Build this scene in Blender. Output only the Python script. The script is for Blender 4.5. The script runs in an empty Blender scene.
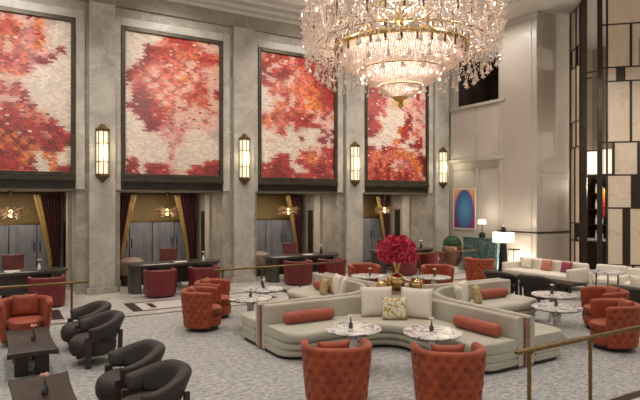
import bpy, bmesh, math, random
from math import sin, cos, pi, radians, sqrt
from mathutils import Vector, Matrix

C = bpy.context.scene.collection
rnd = random.Random(11)

# ------------------------------------------------------------------ materials
def srgb(r, g, b):
    def f(v):
        v /= 255.0
        return v / 12.92 if v <= 0.04045 else ((v + 0.055) / 1.055) ** 2.4
    return (f(r), f(g), f(b), 1)

def mat(name, col, rough=0.5, metal=0.0, col2=None, scale=8.0, detail=4.0, bump=0.0, bscale=None,
        emit=None, estr=0.0, trans=0.0, sheen=0.0, stretch=None, lo=0.35, hi=0.65, coat=0.0, distort=0.0):
    m = bpy.data.materials.new(name)
    m.use_nodes = True
    nt = m.node_tree
    b = nt.nodes['Principled BSDF']
    b.inputs['Base Color'].default_value = col
    b.inputs['Roughness'].default_value = rough
    b.inputs['Metallic'].default_value = metal
    b.inputs['Transmission Weight'].default_value = trans
    b.inputs['Sheen Weight'].default_value = sheen
    b.inputs['Coat Weight'].default_value = coat
    if emit:
        b.inputs['Emission Color'].default_value = emit
        b.inputs['Emission Strength'].default_value = estr
    tc = nt.nodes.new('ShaderNodeTexCoord')
    mp = nt.nodes.new('ShaderNodeMapping')
    nt.links.new(tc.outputs['Object'], mp.inputs['Vector'])
    if stretch:
        mp.inputs['Scale'].default_value = stretch
    if col2:
        n = nt.nodes.new('ShaderNodeTexNoise')
        n.inputs['Scale'].default_value = scale
        n.inputs['Detail'].default_value = detail
        n.inputs['Distortion'].default_value = distort
        nt.links.new(mp.outputs['Vector'], n.inputs['Vector'])
        r = nt.nodes.new('ShaderNodeValToRGB')
        r.color_ramp.elements[0].position = lo
        r.color_ramp.elements[0].color = col
        r.color_ramp.elements[1].position = hi
        r.color_ramp.elements[1].color = col2
        nt.links.new(n.outputs['Fac'], r.inputs['Fac'])
        nt.links.new(r.outputs['Color'], b.inputs['Base Color'])
    if bump:
        n2 = nt.nodes.new('ShaderNodeTexNoise')
        n2.inputs['Scale'].default_value = bscale or scale * 4
        n2.inputs['Detail'].default_value = 3
        nt.links.new(mp.outputs['Vector'], n2.inputs['Vector'])
        bp = nt.nodes.new('ShaderNodeBump')
        bp.inputs['Strength'].default_value = bump
        bp.inputs['Distance'].default_value = 0.02
        nt.links.new(n2.outputs['Fac'], bp.inputs['Height'])
        nt.links.new(bp.outputs['Normal'], b.inputs['Normal'])
    return m

def marble(name, base, base2, vein, scale=0.7, vscale=1.1, vwidth=0.02, vamt=0.6, rough=0.25):
    m = bpy.data.materials.new(name)
    m.use_nodes = True
    nt = m.node_tree
    b = nt.nodes['Principled BSDF']
    b.inputs['Roughness'].default_value = rough
    tc = nt.nodes.new('ShaderNodeTexCoord')
    n = nt.nodes.new('ShaderNodeTexNoise')
    n.inputs['Scale'].default_value = scale
    n.inputs['Detail'].default_value = 8
    n.inputs['Roughness'].default_value = 0.65
    n.inputs['Distortion'].default_value = 0.6
    nt.links.new(tc.outputs['Object'], n.inputs['Vector'])
    r = nt.nodes.new('ShaderNodeValToRGB')
    r.color_ramp.elements[0].position = 0.35
    r.color_ramp.elements[0].color = base
    r.color_ramp.elements[1].position = 0.65
    r.color_ramp.elements[1].color = base2
    nt.links.new(n.outputs['Fac'], r.inputs['Fac'])
    n2 = nt.nodes.new('ShaderNodeTexNoise')
    n2.inputs['Scale'].default_value = vscale
    n2.inputs['Detail'].default_value = 5
    n2.inputs['Distortion'].default_value = 1.3
    nt.links.new(tc.outputs['Object'], n2.inputs['Vector'])
    sub = nt.nodes.new('ShaderNodeMath'); sub.operation = 'SUBTRACT'
    sub.inputs[1].default_value = 0.5
    nt.links.new(n2.outputs['Fac'], sub.inputs[0])
    ab = nt.nodes.new('ShaderNodeMath'); ab.operation = 'ABSOLUTE'
    nt.links.new(sub.outputs[0], ab.inputs[0])
    mr = nt.nodes.new('ShaderNodeMapRange')
    mr.inputs['From Min'].default_value = 0.0
    mr.inputs['From Max'].default_value = vwidth
    mr.inputs['To Min'].default_value = vamt
    mr.inputs['To Max'].default_value = 0.0
    nt.links.new(ab.outputs[0], mr.inputs['Value'])
    mx = nt.nodes.new('ShaderNodeMix'); mx.data_type = 'RGBA'
    nt.links.new(mr.outputs['Result'], mx.inputs['Factor'])
    nt.links.new(r.outputs['Color'], mx.inputs['A'])
    mx.inputs['B'].default_value = vein
    nt.links.new(mx.outputs['Result'], b.inputs['Base Color'])
    return m

M = {}
M['wall'] = marble('taupe_marble', srgb(136, 127, 115), srgb(176, 167, 153), srgb(204, 196, 184), 0.9, 0.8, 0.016, 0.5, 0.45)
M['wall_light'] = marble('pale_marble', srgb(160, 152, 140), srgb(196, 188, 175), srgb(208, 200, 186), 1.3, 0.9, 0.02, 0.5, 0.4)
M['frieze'] = marble('frieze_marble', srgb(122, 112, 96), srgb(146, 135, 118), srgb(160, 150, 132), 1.2, 1.0, 0.02, 0.3, 0.5)
M['ceiling'] = mat('ceiling_plaster', srgb(186, 180, 170), 0.9, col2=srgb(192, 186, 176), scale=0.6)
M['cornice'] = mat('cornice_plaster', srgb(172, 165, 153), 0.8, col2=srgb(178, 171, 160), scale=2)
M['panel_wall'] = mat('greige_panelling', srgb(180, 172, 160), 0.6, col2=srgb(188, 180, 168), scale=1.2)
M['column'] = mat('lacquer_column', srgb(170, 160, 148), 0.42, col2=srgb(178, 168, 156), scale=0.8, coat=0.1)
M['bronze'] = mat('dark_bronze', srgb(70, 62, 50), 0.45, 0.6, col2=srgb(84, 75, 62), scale=5)
M['bronze_frame'] = mat('screen_bronze', srgb(48, 38, 28), 0.4, 0.5, col2=srgb(62, 50, 36), scale=6)
M['brass'] = mat('aged_brass', srgb(126, 102, 64), 0.38, 0.8, col2=srgb(108, 86, 52), scale=12)
M['amberbrass'] = mat('amber_brass', srgb(120, 82, 28), 0.5, 0.5, col2=srgb(96, 62, 20), scale=12)
M['gold'] = mat('polished_gold', srgb(226, 198, 140), 0.2, 1.0, col2=srgb(206, 172, 110), scale=14)
M['chairred'] = mat('burnt_orange_velvet', srgb(136, 52, 16), 0.6, col2=srgb(162, 70, 28), scale=6, sheen=0.12, bump=0.08, bscale=160)
M['rearorange'] = M['chairred']
M['charcoal'] = mat('charcoal_fabric', srgb(43, 33, 28), 0.62, col2=srgb(57, 45, 38), scale=40, sheen=0.04, bump=0.12, bscale=300)
M['darkwood'] = mat('dark_stained_wood', srgb(40, 28, 21), 0.5, col2=srgb(60, 44, 34), scale=3, stretch=(14, 1.2, 6), detail=6)
M['sofa'] = mat('sage_beige_velvet', srgb(174, 167, 149), 0.6, col2=srgb(188, 181, 164), scale=3, sheen=0.15, bump=0.05, bscale=200)
M['sofaedge'] = mat('cream_piping', srgb(214, 206, 188), 0.6, col2=srgb(220, 213, 197), scale=3)
M['rosewood'] = mat('rosy_walnut', srgb(136, 100, 84), 0.35, col2=srgb(160, 122, 104), scale=2.5, stretch=(2, 2, 12), coat=0.2)
M['islandtop'] = mat('taupe_leather_top', srgb(130, 104, 88), 0.4, col2=srgb(146, 118, 101), scale=3, coat=0.2)
M['toe'] = mat('plinth_black', srgb(28, 24, 21), 0.6, col2=srgb(34, 30, 26), scale=5)
M['bolster'] = mat('terracotta_velvet', srgb(150, 66, 44), 0.6, col2=srgb(166, 80, 56), scale=8, sheen=0.12)
M['blush'] = mat('blush_linen', srgb(216, 202, 188), 0.8, col2=srgb(228, 216, 204), scale=30, bump=0.15, bscale=220)
M['creamlinen'] = mat('cream_linen', srgb(214, 204, 186), 0.8, col2=srgb(224, 215, 200), scale=30, bump=0.15, bscale=220)
M['floral'] = mat('floral_print', srgb(222, 212, 190), 0.8, col2=srgb(176, 150, 66), scale=16, lo=0.5, hi=0.56, detail=2, distort=0.8)
M['goldfab'] = mat('gold_brocade', srgb(150, 124, 70), 0.6, col2=srgb(196, 180, 130), scale=26)
M['magenta'] = mat('magenta_velvet', srgb(128, 30, 60), 0.6, col2=srgb(150, 42, 76), scale=9, sheen=0.2)
M['salmon'] = mat('salmon_velvet', srgb(176, 104, 86), 0.6, col2=srgb(190, 118, 100), scale=9, sheen=0.2)
M['tablemarble'] = marble('calacatta_viola', srgb(216, 208, 202), srgb(236, 230, 225), srgb(52, 34, 40), 2.2, 3.4, 0.03, 0.9, 0.18)
M['stonefloor'] = None
M['redleather'] = mat('oxblood_leather', srgb(98, 22, 26), 0.42, col2=srgb(116, 30, 34), scale=7, coat=0.1)
M['officeleather'] = mat('rosy_brown_leather', srgb(100, 46, 42), 0.35, col2=srgb(120, 60, 54), scale=7, coat=0.2)
M['desk'] = mat('shagreen_grey', srgb(56, 51, 45), 0.3, col2=srgb(74, 68, 60), scale=30, coat=0.2)
M['desktaupe'] = mat('taupe_cushion', srgb(140, 112, 94), 0.6, col2=srgb(152, 124, 106), scale=8)
M['yellow'] = mat('ochre_plaster', srgb(138, 114, 68), 0.6, col2=srgb(148, 125, 80), scale=2)
M['cabinet'] = mat('slate_lacquer', srgb(104, 104, 110), 0.35, col2=srgb(132, 130, 134), scale=2.2, stretch=(3, 3, 0.6), coat=0.2)
M['curtaingold'] = mat('gold_satin', srgb(124, 94, 44), 0.45, col2=srgb(154, 122, 66), scale=6, sheen=0.1)
M['curtainwine'] = mat('wine_velvet', srgb(52, 12, 14), 0.75, col2=srgb(72, 18, 20), scale=6, sheen=0.04)
M['onyx'] = marble('warm_onyx', srgb(214, 190, 164), srgb(228, 208, 184), srgb(176, 130, 96), 0.9, 0.7, 0.008, 0.4, 0.2)
M['onyxgreen'] = marble('grey_onyx', srgb(150, 144, 128), srgb(178, 172, 156), srgb(120, 96, 74), 0.9, 1.3, 0.012, 0.5, 0.2)
M['white'] = mat('white_ceramic', srgb(226, 220, 212), 0.3, col2=srgb(232, 227, 220), scale=4)
M['black'] = mat('black_lacquer', srgb(18, 16, 16), 0.3, col2=srgb(24, 22, 21), scale=4)
M['barwall'] = mat('umber_panelling', srgb(44, 32, 26), 0.5, col2=srgb(58, 43, 35), scale=2)
M['barupper'] = mat('taupe_bulkhead', srgb(150, 138, 122), 0.7, col2=srgb(158, 146, 130), scale=2)
M['teal'] = marble('verde_marble', srgb(36, 56, 60), srgb(80, 108, 108), srgb(150, 170, 166), 4.0, 6, 0.05, 0.6, 0.3)
M['leaf'] = mat('moss_green', srgb(30, 62, 32), 0.7, col2=srgb(56, 96, 50), scale=18, bump=0.6, bscale=50)
M['planter'] = mat('copper_planter', srgb(120, 84, 66), 0.3, 0.6, col2=srgb(150, 112, 90), scale=4)
M['crimson'] = mat('crimson_petals', srgb(196, 26, 58), 0.6, col2=srgb(238, 104, 128), scale=9, lo=0.4, hi=0.7)
M['pink'] = mat('pink_petals', srgb(226, 160, 158), 0.6, col2=srgb(236, 190, 186), scale=20)
M['whitepetal'] = mat('white_petals', srgb(232, 226, 214), 0.6, col2=srgb(240, 236, 228), scale=20)
M['stem'] = mat('green_stem', srgb(60, 82, 44), 0.6, col2=srgb(74, 96, 54), scale=20)
M['smoke'] = mat('smoked_glass', srgb(60, 50, 52), 0.1, col2=srgb(80, 68, 70), scale=10, coat=0.5)
M['glassw'] = mat('frosted_glass', srgb(220, 222, 216), 0.15, col2=srgb(230, 232, 226), scale=10, coat=0.5)
M['sconce'] = mat('lit_sconce_glass', srgb(250, 240, 205), 0.4, emit=srgb(255, 240, 200), estr=.6, col2=srgb(255, 246, 214), scale=3)
M['bulb'] = mat('bulb_glow', srgb(255, 220, 170), 0.4, emit=srgb(255, 238, 216), estr=4.0, col2=srgb(255, 226, 180), scale=3)
M['starbulb'] = mat('star_bulb_glow', srgb(255, 220, 150), 0.4, emit=srgb(255, 214, 140), estr=5.0, col2=srgb(255, 226, 170), scale=3)
M['shade'] = mat('lit_lampshade', srgb(246, 240, 224), 0.8, emit=srgb(255, 244, 222), estr=0.9, col2=srgb(250, 244, 230), scale=8)
M['ambertube'] = None
M['windowglow'] = mat('lit_frosted_window', srgb(235, 228, 214), 0.5, emit=srgb(244, 236, 220), estr=0.75, col2=srgb(240, 234, 222), scale=3)
M['tablet'] = mat('tablet_screen', srgb(40, 40, 44), 0.2, col2=srgb(50, 50, 54), scale=4)
M['paper'] = mat('paper_white', srgb(232, 226, 214), 0.8, col2=srgb(238, 232, 222), scale=4)

def crystal_mat():
    m = bpy.data.materials.new('cut_crystal')
    m.use_nodes = True
    nt = m.node_tree
    b = nt.nodes['Principled BSDF']
    b.inputs['Base Color'].default_value = srgb(250, 238, 228)
    b.inputs['Roughness'].default_value = 0.12
    b.inputs['Specular IOR Level'].default_value = 0.9
    b.inputs['Coat Weight'].default_value = 0.8
    tl = nt.nodes.new('ShaderNodeBsdfTranslucent')
    tl.inputs['Color'].default_value = srgb(255, 240, 228)
    n = nt.nodes.new('ShaderNodeTexNoise'); n.inputs['Scale'].default_value = 30
    r = nt.nodes.new('ShaderNodeValToRGB')
    r.color_ramp.elements[0].color = srgb(226, 216, 208); r.color_ramp.elements[0].position = 0.4
    r.color_ramp.elements[1].color = srgb(255, 246, 238); r.color_ramp.elements[1].position = 0.6
    nt.links.new(n.outputs['Fac'], r.inputs['Fac'])
    nt.links.new(r.outputs['Color'], b.inputs['Base Color'])
    mx = nt.nodes.new('ShaderNodeMixShader'); mx.inputs[0].default_value = 0.4
    out = nt.nodes['Material Output']
    nt.links.new(b.outputs[0], mx.inputs[1]); nt.links.new(tl.outputs[0], mx.inputs[2])
    nt.links.new(mx.outputs[0], out.inputs['Surface'])
    return m
M['crystal'] = crystal_mat()

def carpet_mat():
    m = bpy.data.materials.new('grey_stone_mosaic')
    m.use_nodes = True
    nt = m.node_tree
    b = nt.nodes['Principled BSDF']; b.inputs['Roughness'].default_value = 0.6
    tc = nt.nodes.new('ShaderNodeTexCoord')
    mp = nt.nodes.new('ShaderNodeMapping'); mp.inputs['Scale'].default_value = (1.0, 1.5, 1)
    mp.inputs['Rotation'].default_value = (0, 0, radians(6))
    nt.links.new(tc.outputs['Object'], mp.inputs['Vector'])
    n = nt.nodes.new('ShaderNodeTexNoise'); n.inputs['Scale'].default_value = 12; n.inputs['Detail'].default_value = 6
    n.inputs['Roughness'].default_value = 0.75
    nt.links.new(mp.outputs['Vector'], n.inputs['Vector'])
    v = nt.nodes.new('ShaderNodeTexVoronoi'); v.inputs['Scale'].default_value = 14
    nt.links.new(mp.outputs['Vector'], v.inputs['Vector'])
    r = nt.nodes.new('ShaderNodeValToRGB')
    r.color_ramp.elements[0].position = 0.34; r.color_ramp.elements[0].color = srgb(118, 110, 98)
    r.color_ramp.elements[1].position = 0.62; r.color_ramp.elements[1].color = srgb(192, 181, 164)
    nt.links.new(n.outputs['Fac'], r.inputs['Fac'])
    mx = nt.nodes.new('ShaderNodeMix'); mx.data_type = 'RGBA'; mx.blend_type = 'MULTIPLY'
    mx.inputs['Factor'].default_value = 0.28
    nt.links.new(r.outputs['Color'], mx.inputs['A']); nt.links.new(v.outputs['Color'], mx.inputs['B'])
    hs = nt.nodes.new('ShaderNodeHueSaturation'); hs.inputs['Saturation'].default_value = 0.32
    hs.inputs['Value'].default_value = 1.08
    nt.links.new(mx.outputs['Result'], hs.inputs['Color'])
    nt.links.new(hs.outputs['Color'], b.inputs['Base Color'])
    return m
M['stonefloor'] = carpet_mat()
M['marblefloor'] = marble('pale_floor_marble', srgb(176, 168, 158), srgb(208, 202, 193), srgb(140, 128, 118), 1.6, 0.8, 0.03, 0.6, 0.3)
M['inlay'] = mat('dark_inlay_stone', srgb(52, 40, 38), 0.3, col2=srgb(66, 52, 48), scale=3)
M['whiteinlay'] = marble('white_inlay_marble', srgb(206, 196, 188), srgb(222, 214, 206), srgb(180, 168, 160), 1.2, 0.9, 0.02, 0.3, 0.3)

def amber_tube():
    m = bpy.data.materials.new('amber_crimson_glass')
    m.use_nodes = True
    nt = m.node_tree
    b = nt.nodes['Principled BSDF']
    tc = nt.nodes.new('ShaderNodeTexCoord')
    sp = nt.nodes.new('ShaderNodeSeparateXYZ')
    nt.links.new(tc.outputs['Generated'], sp.inputs[0])
    r = nt.nodes.new('ShaderNodeValToRGB')
    r.color_ramp.elements[0].color = srgb(110, 20, 50)
    r.color_ramp.elements[1].color = srgb(240, 180, 60)
    e = r.color_ramp.elements.new(0.5); e.color = srgb(190, 50, 30)
    nt.links.new(sp.outputs['Z'], r.inputs['Fac'])
    nt.links.new(r.outputs['Color'], b.inputs['Base Color'])
    nt.links.new(r.outputs['Color'], b.inputs['Emission Color'])
    b.inputs['Emission Strength'].default_value = 0.9
    return m
M['ambertube'] = amber_tube()

def art_mat():
    m = bpy.data.materials.new('dyed_tile_mosaic')
    m.use_nodes = True
    nt = m.node_tree
    b = nt.nodes['Principled BSDF']; b.inputs['Roughness'].default_value = 0.5
    a = nt.nodes.new('ShaderNodeAttribute'); a.attribute_name = 'TileColor'
    nt.links.new(a.outputs['Color'], b.inputs['Base Color'])
    return m
M['art'] = art_mat()

def halo_mat():
    m = bpy.data.materials.new('halo_print')
    m.use_nodes = True
    nt = m.node_tree
    b = nt.nodes['Principled BSDF']; b.inputs['Roughness'].default_value = 0.4
    tc = nt.nodes.new('ShaderNodeTexCoord')
    sp = nt.nodes.new('ShaderNodeSeparateXYZ')
    nt.links.new(tc.outputs['Generated'], sp.inputs[0])
    bg = nt.nodes.new('ShaderNodeValToRGB')
    bg.color_ramp.elements[0].color = srgb(130, 30, 96)
    bg.color_ramp.elements[1].color = srgb(236, 176, 110)
    e = bg.color_ramp.elements.new(0.45); e.color = srgb(150, 60, 96)
    nt.links.new(sp.outputs['Z'], bg.inputs['Fac'])
    mp = nt.nodes.new('ShaderNodeMapping')
    mp.inputs['Location'].default_value = (0, -0.5 * 2.0, -0.48 * 1.6)
    mp.inputs['Scale'].default_value = (0, 2.0, 1.6)
    nt.links.new(tc.outputs['Generated'], mp.inputs['Vector'])
    ln = nt.nodes.new('ShaderNodeVectorMath'); ln.operation = 'LENGTH'
    nt.links.new(mp.outputs['Vector'], ln.inputs[0])
    rr = nt.nodes.new('ShaderNodeValToRGB')
    rr.color_ramp.elements[0].color = srgb(70, 140, 180)
    rr.color_ramp.elements[1].color = srgb(60, 70, 140)
    rr.color_ramp.elements[0].position = 0.2; rr.color_ramp.elements[1].position = 0.9
    nt.links.new(ln.outputs['Value'], rr.inputs['Fac'])
    lt = nt.nodes.new('ShaderNodeMapRange')
    lt.inputs['From Min'].default_value = 0.78; lt.inputs['From Max'].default_value = 0.92
    lt.inputs['To Min'].default_value = 1; lt.inputs['To Max'].default_value = 0
    nt.links.new(ln.outputs['Value'], lt.inputs['Value'])
    mx = nt.nodes.new('ShaderNodeMix'); mx.data_type = 'RGBA'
    nt.links.new(lt.outputs['Result'], mx.inputs['Factor'])
    nt.links.new(bg.outputs['Color'], mx.inputs['A']); nt.links.new(rr.outputs['Color'], mx.inputs['B'])
    nt.links.new(mx.outputs['Result'], b.inputs['Base Color'])
    return m
M['halo'] = halo_mat()

# ------------------------------------------------------------------ mesh tools
def obj(name, bm, m, parent=None, smooth=True, bevel=0.0, bseg=2, subsurf=0, angle=40):
    me = bpy.data.meshes.new(name)
    bmesh.ops.recalc_face_normals(bm, faces=bm.faces[:])
    bm.to_mesh(me); bm.free()
    o = bpy.data.objects.new(name, me); C.objects.link(o)
    me.materials.append(M[m] if isinstance(m, str) else m)
    if smooth:
        for p in me.polygons: p.use_smooth = True
        try:
            me.set_sharp_from_angle(angle=radians(angle))
        except Exception:
            pass
    if bevel:
        b = o.modifiers.new('Bevel', 'BEVEL'); b.width = bevel; b.segments = bseg; b.limit_method = 'ANGLE'
    if subsurf:
        s = o.modifiers.new('Subsurf', 'SUBSURF'); s.levels = subsurf; s.render_levels = subsurf
    if parent: o.parent = parent
    return o

def box(bm, x0, y0, z0, x1, y1, z1):
    vs = [bm.verts.new(p) for p in ((x0,y0,z0),(x1,y0,z0),(x1,y1,z0),(x0,y1,z0),(x0,y0,z1),(x1,y0,z1),(x1,y1,z1),(x0,y1,z1))]
    for f in ((0,3,2,1),(4,5,6,7),(0,1,5,4),(1,2,6,5),(2,3,7,6),(3,0,4,7)):
        bm.faces.new([vs[i] for i in f])
    return bm

def bx(*a):
    return box(bmesh.new(), *a)

def lathe(prof, seg=32, bm=None, cx=0, cy=0, sy=1.0):
    bm = bm or bmesh.new()
    rings = []
    for r, z in prof:
        if r < 1e-5:
            rings.append([bm.verts.new((cx, cy, z))])
        else:
            rings.append([bm.verts.new((cx + r*cos(2*pi*i/seg), cy + sy*r*sin(2*pi*i/seg), z)) for i in range(seg)])
    for a, b in zip(rings, rings[1:]):
        for i in range(seg):
            j = (i+1) % seg
            if len(a) == 1 and len(b) == 1: continue
            if len(a) == 1: bm.faces.new((a[0], b[i], b[j]))
            elif len(b) == 1: bm.faces.new((a[i], a[j], b[0]))
            else: bm.faces.new((a[i], a[j], b[j], b[i]))
    for e in (rings[0], rings[-1]):
        if len(e) > 1:
            try: bm.faces.new(e)
            except ValueError: pass
    return bm

def tube(pts, r, seg=8, bm=None, closed=False):
    bm = bm or bmesh.new()
    P = [Vector(p) for p in pts]
    n = len(P); rings = []
    rr = r if isinstance(r, (list, tuple)) else [r]*n
    up = None
    for i, p in enumerate(P):
        if closed: t = (P[(i+1) % n] - P[i-1]).normalized()
        else: t = (P[min(i+1, n-1)] - P[max(i-1, 0)]).normalized()
        if up is None:
            up = Vector((0,0,1)) if abs(t.z) < 0.9 else Vector((1,0,0))
        s = t.cross(up).normalized(); u = s.cross(t).normalized(); up = u
        rings.append([bm.verts.new(p + rr[i]*(cos(2*pi*k/seg)*s + sin(2*pi*k/seg)*u)) for k in range(seg)])
    m = n if closed else n-1
    for i in range(m):
        a, b = rings[i], rings[(i+1) % n]
        for k in range(seg):
            l = (k+1) % seg
            bm.faces.new((a[k], a[l], b[l], b[k]))
    if not closed:
        bm.faces.new(rings[0][::-1]); bm.faces.new(rings[-1])
    return bm

def loft(sections, bm=None, cap=True):
    """closed loops of equal length lofted in order"""
    bm = bm or bmesh.new()
    R = [[bm.verts.new(p) for p in s] for s in sections]
    k = len(R[0])
    for a, b in zip(R, R[1:]):
        for i in range(k):
            j = (i+1) % k
            bm.faces.new((a[i], a[j], b[j], b[i]))
    if cap:
        bm.faces.new(R[0][::-1]); bm.faces.new(R[-1])
    return bm

def rrect(n0, n1, z0, z1, r, seg=4):
    """rounded rectangle outline as (n,z) list"""
    out = []
    r = min(r, (n1-n0)/2*0.999, (z1-z0)/2*0.999)
    for cx, cz, a0 in ((n1-r, z1-r, 0), (n0+r, z1-r, 90), (n0+r, z0+r, 180), (n1-r, z0+r, 270)):
        for i in range(seg+1):
            a = radians(a0 + 90*i/seg)
            out.append((cx + r*cos(a), cz + r*sin(a)))
    return out

def sphere(bm, c, r, sx=1, sy=1, sz=1, u=12, v=8):
    prof = [(0, -r)] + [(r*cos(-pi/2+pi*i/v), r*sin(-pi/2+pi*i/v)) for i in range(1, v)] + [(0, r)]
    b0 = len(bm.verts)
    lathe([(p[0], p[1]) for p in prof], u, bm)
    bm.verts.ensure_lookup_table()
    for vtx in bm.verts[b0:]:
        vtx.co = Vector((vtx.co.x*sx + c[0], vtx.co.y*sy + c[1], vtx.co.z*sz + c[2]))
    return bm

def octa(bm, c, r, h, rot=0, tilt=None):
    Rm = Matrix.Rotation(rot, 3, 'Z')
    if tilt: Rm = Rm @ Matrix.Rotation(tilt, 3, 'X')
    c = Vector(c)
    vs = [bm.verts.new(c + Rm @ Vector((r*cos(pi/2*k), r*sin(pi/2*k), 0))) for k in range(4)]
    t = bm.verts.new(c + Rm @ Vector((0, 0, h))); b = bm.verts.new(c - Rm @ Vector((0, 0, h)))
    for k in range(4):
        l = (k+1) % 4
        bm.faces.new((vs[k], vs[l], t)); bm.faces.new((vs[l], vs[k], b))

def thing(name, label, cat, loc=(0,0,0), rz=0.0, group=None):
    o = bpy.data.objects.new(name, None); C.objects.link(o)
    o.empty_display_size = 0.2
    o.location = loc; o.rotation_euler = (0, 0, rz)
    return tag(o, label, cat, group)

def tag(o, label, cat, group=None, kind=None):
    o['label'] = label; o['category'] = cat
    if group: o['group'] = group
    if kind: o['kind'] = kind
    return o

def dup(root, loc, rz, label, group=None):
    r = root.copy(); C.objects.link(r)
    r.location = loc; r.rotation_euler = (root.rotation_euler[0], root.rotation_euler[1], rz)
    r['label'] = label
    if group: r['group'] = group
    for ch in list(root.children):
        c = ch.copy(); C.objects.link(c); c.parent = r
        for g in list(ch.children):
            d = g.copy(); C.objects.link(d); d.parent = c
    return r

def struct(name, bm, m, label=None, **kw):
    o = obj(name, bm, m, **kw); o['kind'] = 'structure'
    if label: o['label'] = label
    return o

# ------------------------------------------------------------------ shell of the room
WY = 15.4            # face of the mural wall
WX = 14.9            # face of the right hand wall
CEIL = 8.45
PIERS = [-1.62, 2.38, 6.38, 10.38, 14.35]
BAYS = [0.38, 4.38, 8.38, 12.37]

fl = struct('floor', bx(-8, -8, -0.2, 24, 19, 0), 'marblefloor', smooth=False)
def slab(name, x0, y0, x1, y1, z0, z1, m, parent=None):
    return obj(name, bx(x0, y0, z0, x1, y1, z1), m, parent, smooth=False)
inl = struct('floor_mosaic', bx(-6, 3.9, 0.0, 14.6, 11.85, 0.006), 'stonefloor', smooth=False)
nb = struct('floor_border', bx(-6, 3.78, 0.0, 14.6, 3.9, 0.009), 'inlay', smooth=False)
fb = struct('floor_border', bx(-6, 11.85, 0.0, 13, 11.93, 0.009), 'inlay', smooth=False)
for k, bxc in enumerate(BAYS):
    x0, x1 = (bxc-1.75, bxc+1.75) if k else (-1.4, 1.25)
    y0, y1 = 12.35, 13.45
    bm = bmesh.new()
    box(bm, x0, y0, 0, x0+0.22, y1, .008); box(bm, x1-0.22, y0, 0, x1, y1, .008)
    box(bm, x0+.22, y0, 0, x1-.22, y0+.07, .008); box(bm, x0+.22, y1-.07, 0, x1-.22, y1, .008)
    box(bm, x0+.45, y0+.25, 0, x0+.58, y1-.25, .008); box(bm, x1-.58, y0+.25, 0, x1-.45, y1-.25, .008)
    struct('floor_inlay', bm, 'inlay', smooth=False)
    struct('floor_inset', bx(x0+.22, y0+.07, 0, x1-.22, y1-.07, .004), 'whiteinlay', smooth=False)

# mural wall: upper band over the bays, piers, alcove backs
OPEN = 2.72
HW = 1.46            # half width of a bay opening
bm = bmesh.new()
box(bm, -8, WY, OPEN, WX+3, WY+0.5, CEIL)
struct('wall_back', bm, 'wall', smooth=False)
bm = bmesh.new(); edges = [-8.0]
for b_ in BAYS: edges += [b_-HW, b_+HW]
edges.append(WX+3)
for i in range(0, len(edges), 2):
    struct('wall_pier', bx(edges[i], WY, 0, edges[i+1], 18.3, OPEN), 'wall', smooth=False)
struct('wall_alcove', bx(-8, 18.3, 0, WX+3, 18.5, OPEN+.1), 'yellow', smooth=False)
struct('ceiling_alcove', bx(-8, WY+.5, 2.70, WX+3, 18.3, 2.78), 'cornice', smooth=False)
# pilasters with raised centre and flat margins
n = 0
for p in PIERS[0:5]:
    bm = bmesh.new()
    w = 0.33
    box(bm, p+.08-w, WY-.14, 0.0, p+.08+w, WY, 7.62)
    struct('trim_pilaster', bm, 'wall_light', bevel=0.015)
    bm = bmesh.new()
    box(bm, p+.08-w-.05, WY-.17, 0.0, p+.08+w+.05, WY+0.0, 0.16)
    struct('baseboard_pilaster', bm, 'wall_light', bevel=0.01)
# alcove reveal strips
for b_ in BAYS:
    for s in (-1, 1):
        bm = bmesh.new()
        xx = b_ + s*HW
        box(bm, min(xx, xx-s*.10), 16.35, 0, max(xx, xx-s*.10), 16.75, 2.69)
        struct('trim_reveal', bm, 'wall_light', bevel=.008)
    xr = b_ + HW
    struct('trim_niche', bx(xr-.03, 17.0, 0, xr, 17.32, 2.1), 'bronze', smooth=False)
# frieze and stepped cornice
struct('trim_frieze', bx(-8, WY-.10, 7.62, WX, WY, 8.02), 'frieze', smooth=False)
def cornice(name, run, pts):
    bm = bmesh.new()
    if run == 'x':
        loft([[(-8, y, z) for y, z in pts], [(WX, y, z) for y, z in pts]], bm)
    else:
        loft([[(x, 4, z) for x, z in pts], [(x, WY, z) for x, z in pts]], bm)
    struct(name, bm, 'cornice', angle=25)
cp = [(0, 8.0), (0.14, 8.0), (0.16, 8.08), (0.3, 8.12), (0.34, 8.2), (0.62, 8.22), (0.64, 8.3), (0.95, 8.32), (0.97, 8.46), (0, 8.46)]
cornice('trim_cornice', 'x', [(WY - a, z) for a, z in cp])
struct('ceiling', bx(-8, -8, CEIL, 24, WY+.5, CEIL+.2), 'ceiling', smooth=False)
# dropped coffer beams of the ceiling
struct('ceiling_beam', bx(-8, 12.9, 8.36, WX, 13.0, CEIL), 'cornice', smooth=False)
struct('ceiling_beam', bx(WX-1.6, 4, 8.36, WX-1.5, 12.9, CEIL), 'cornice', smooth=False)

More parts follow.
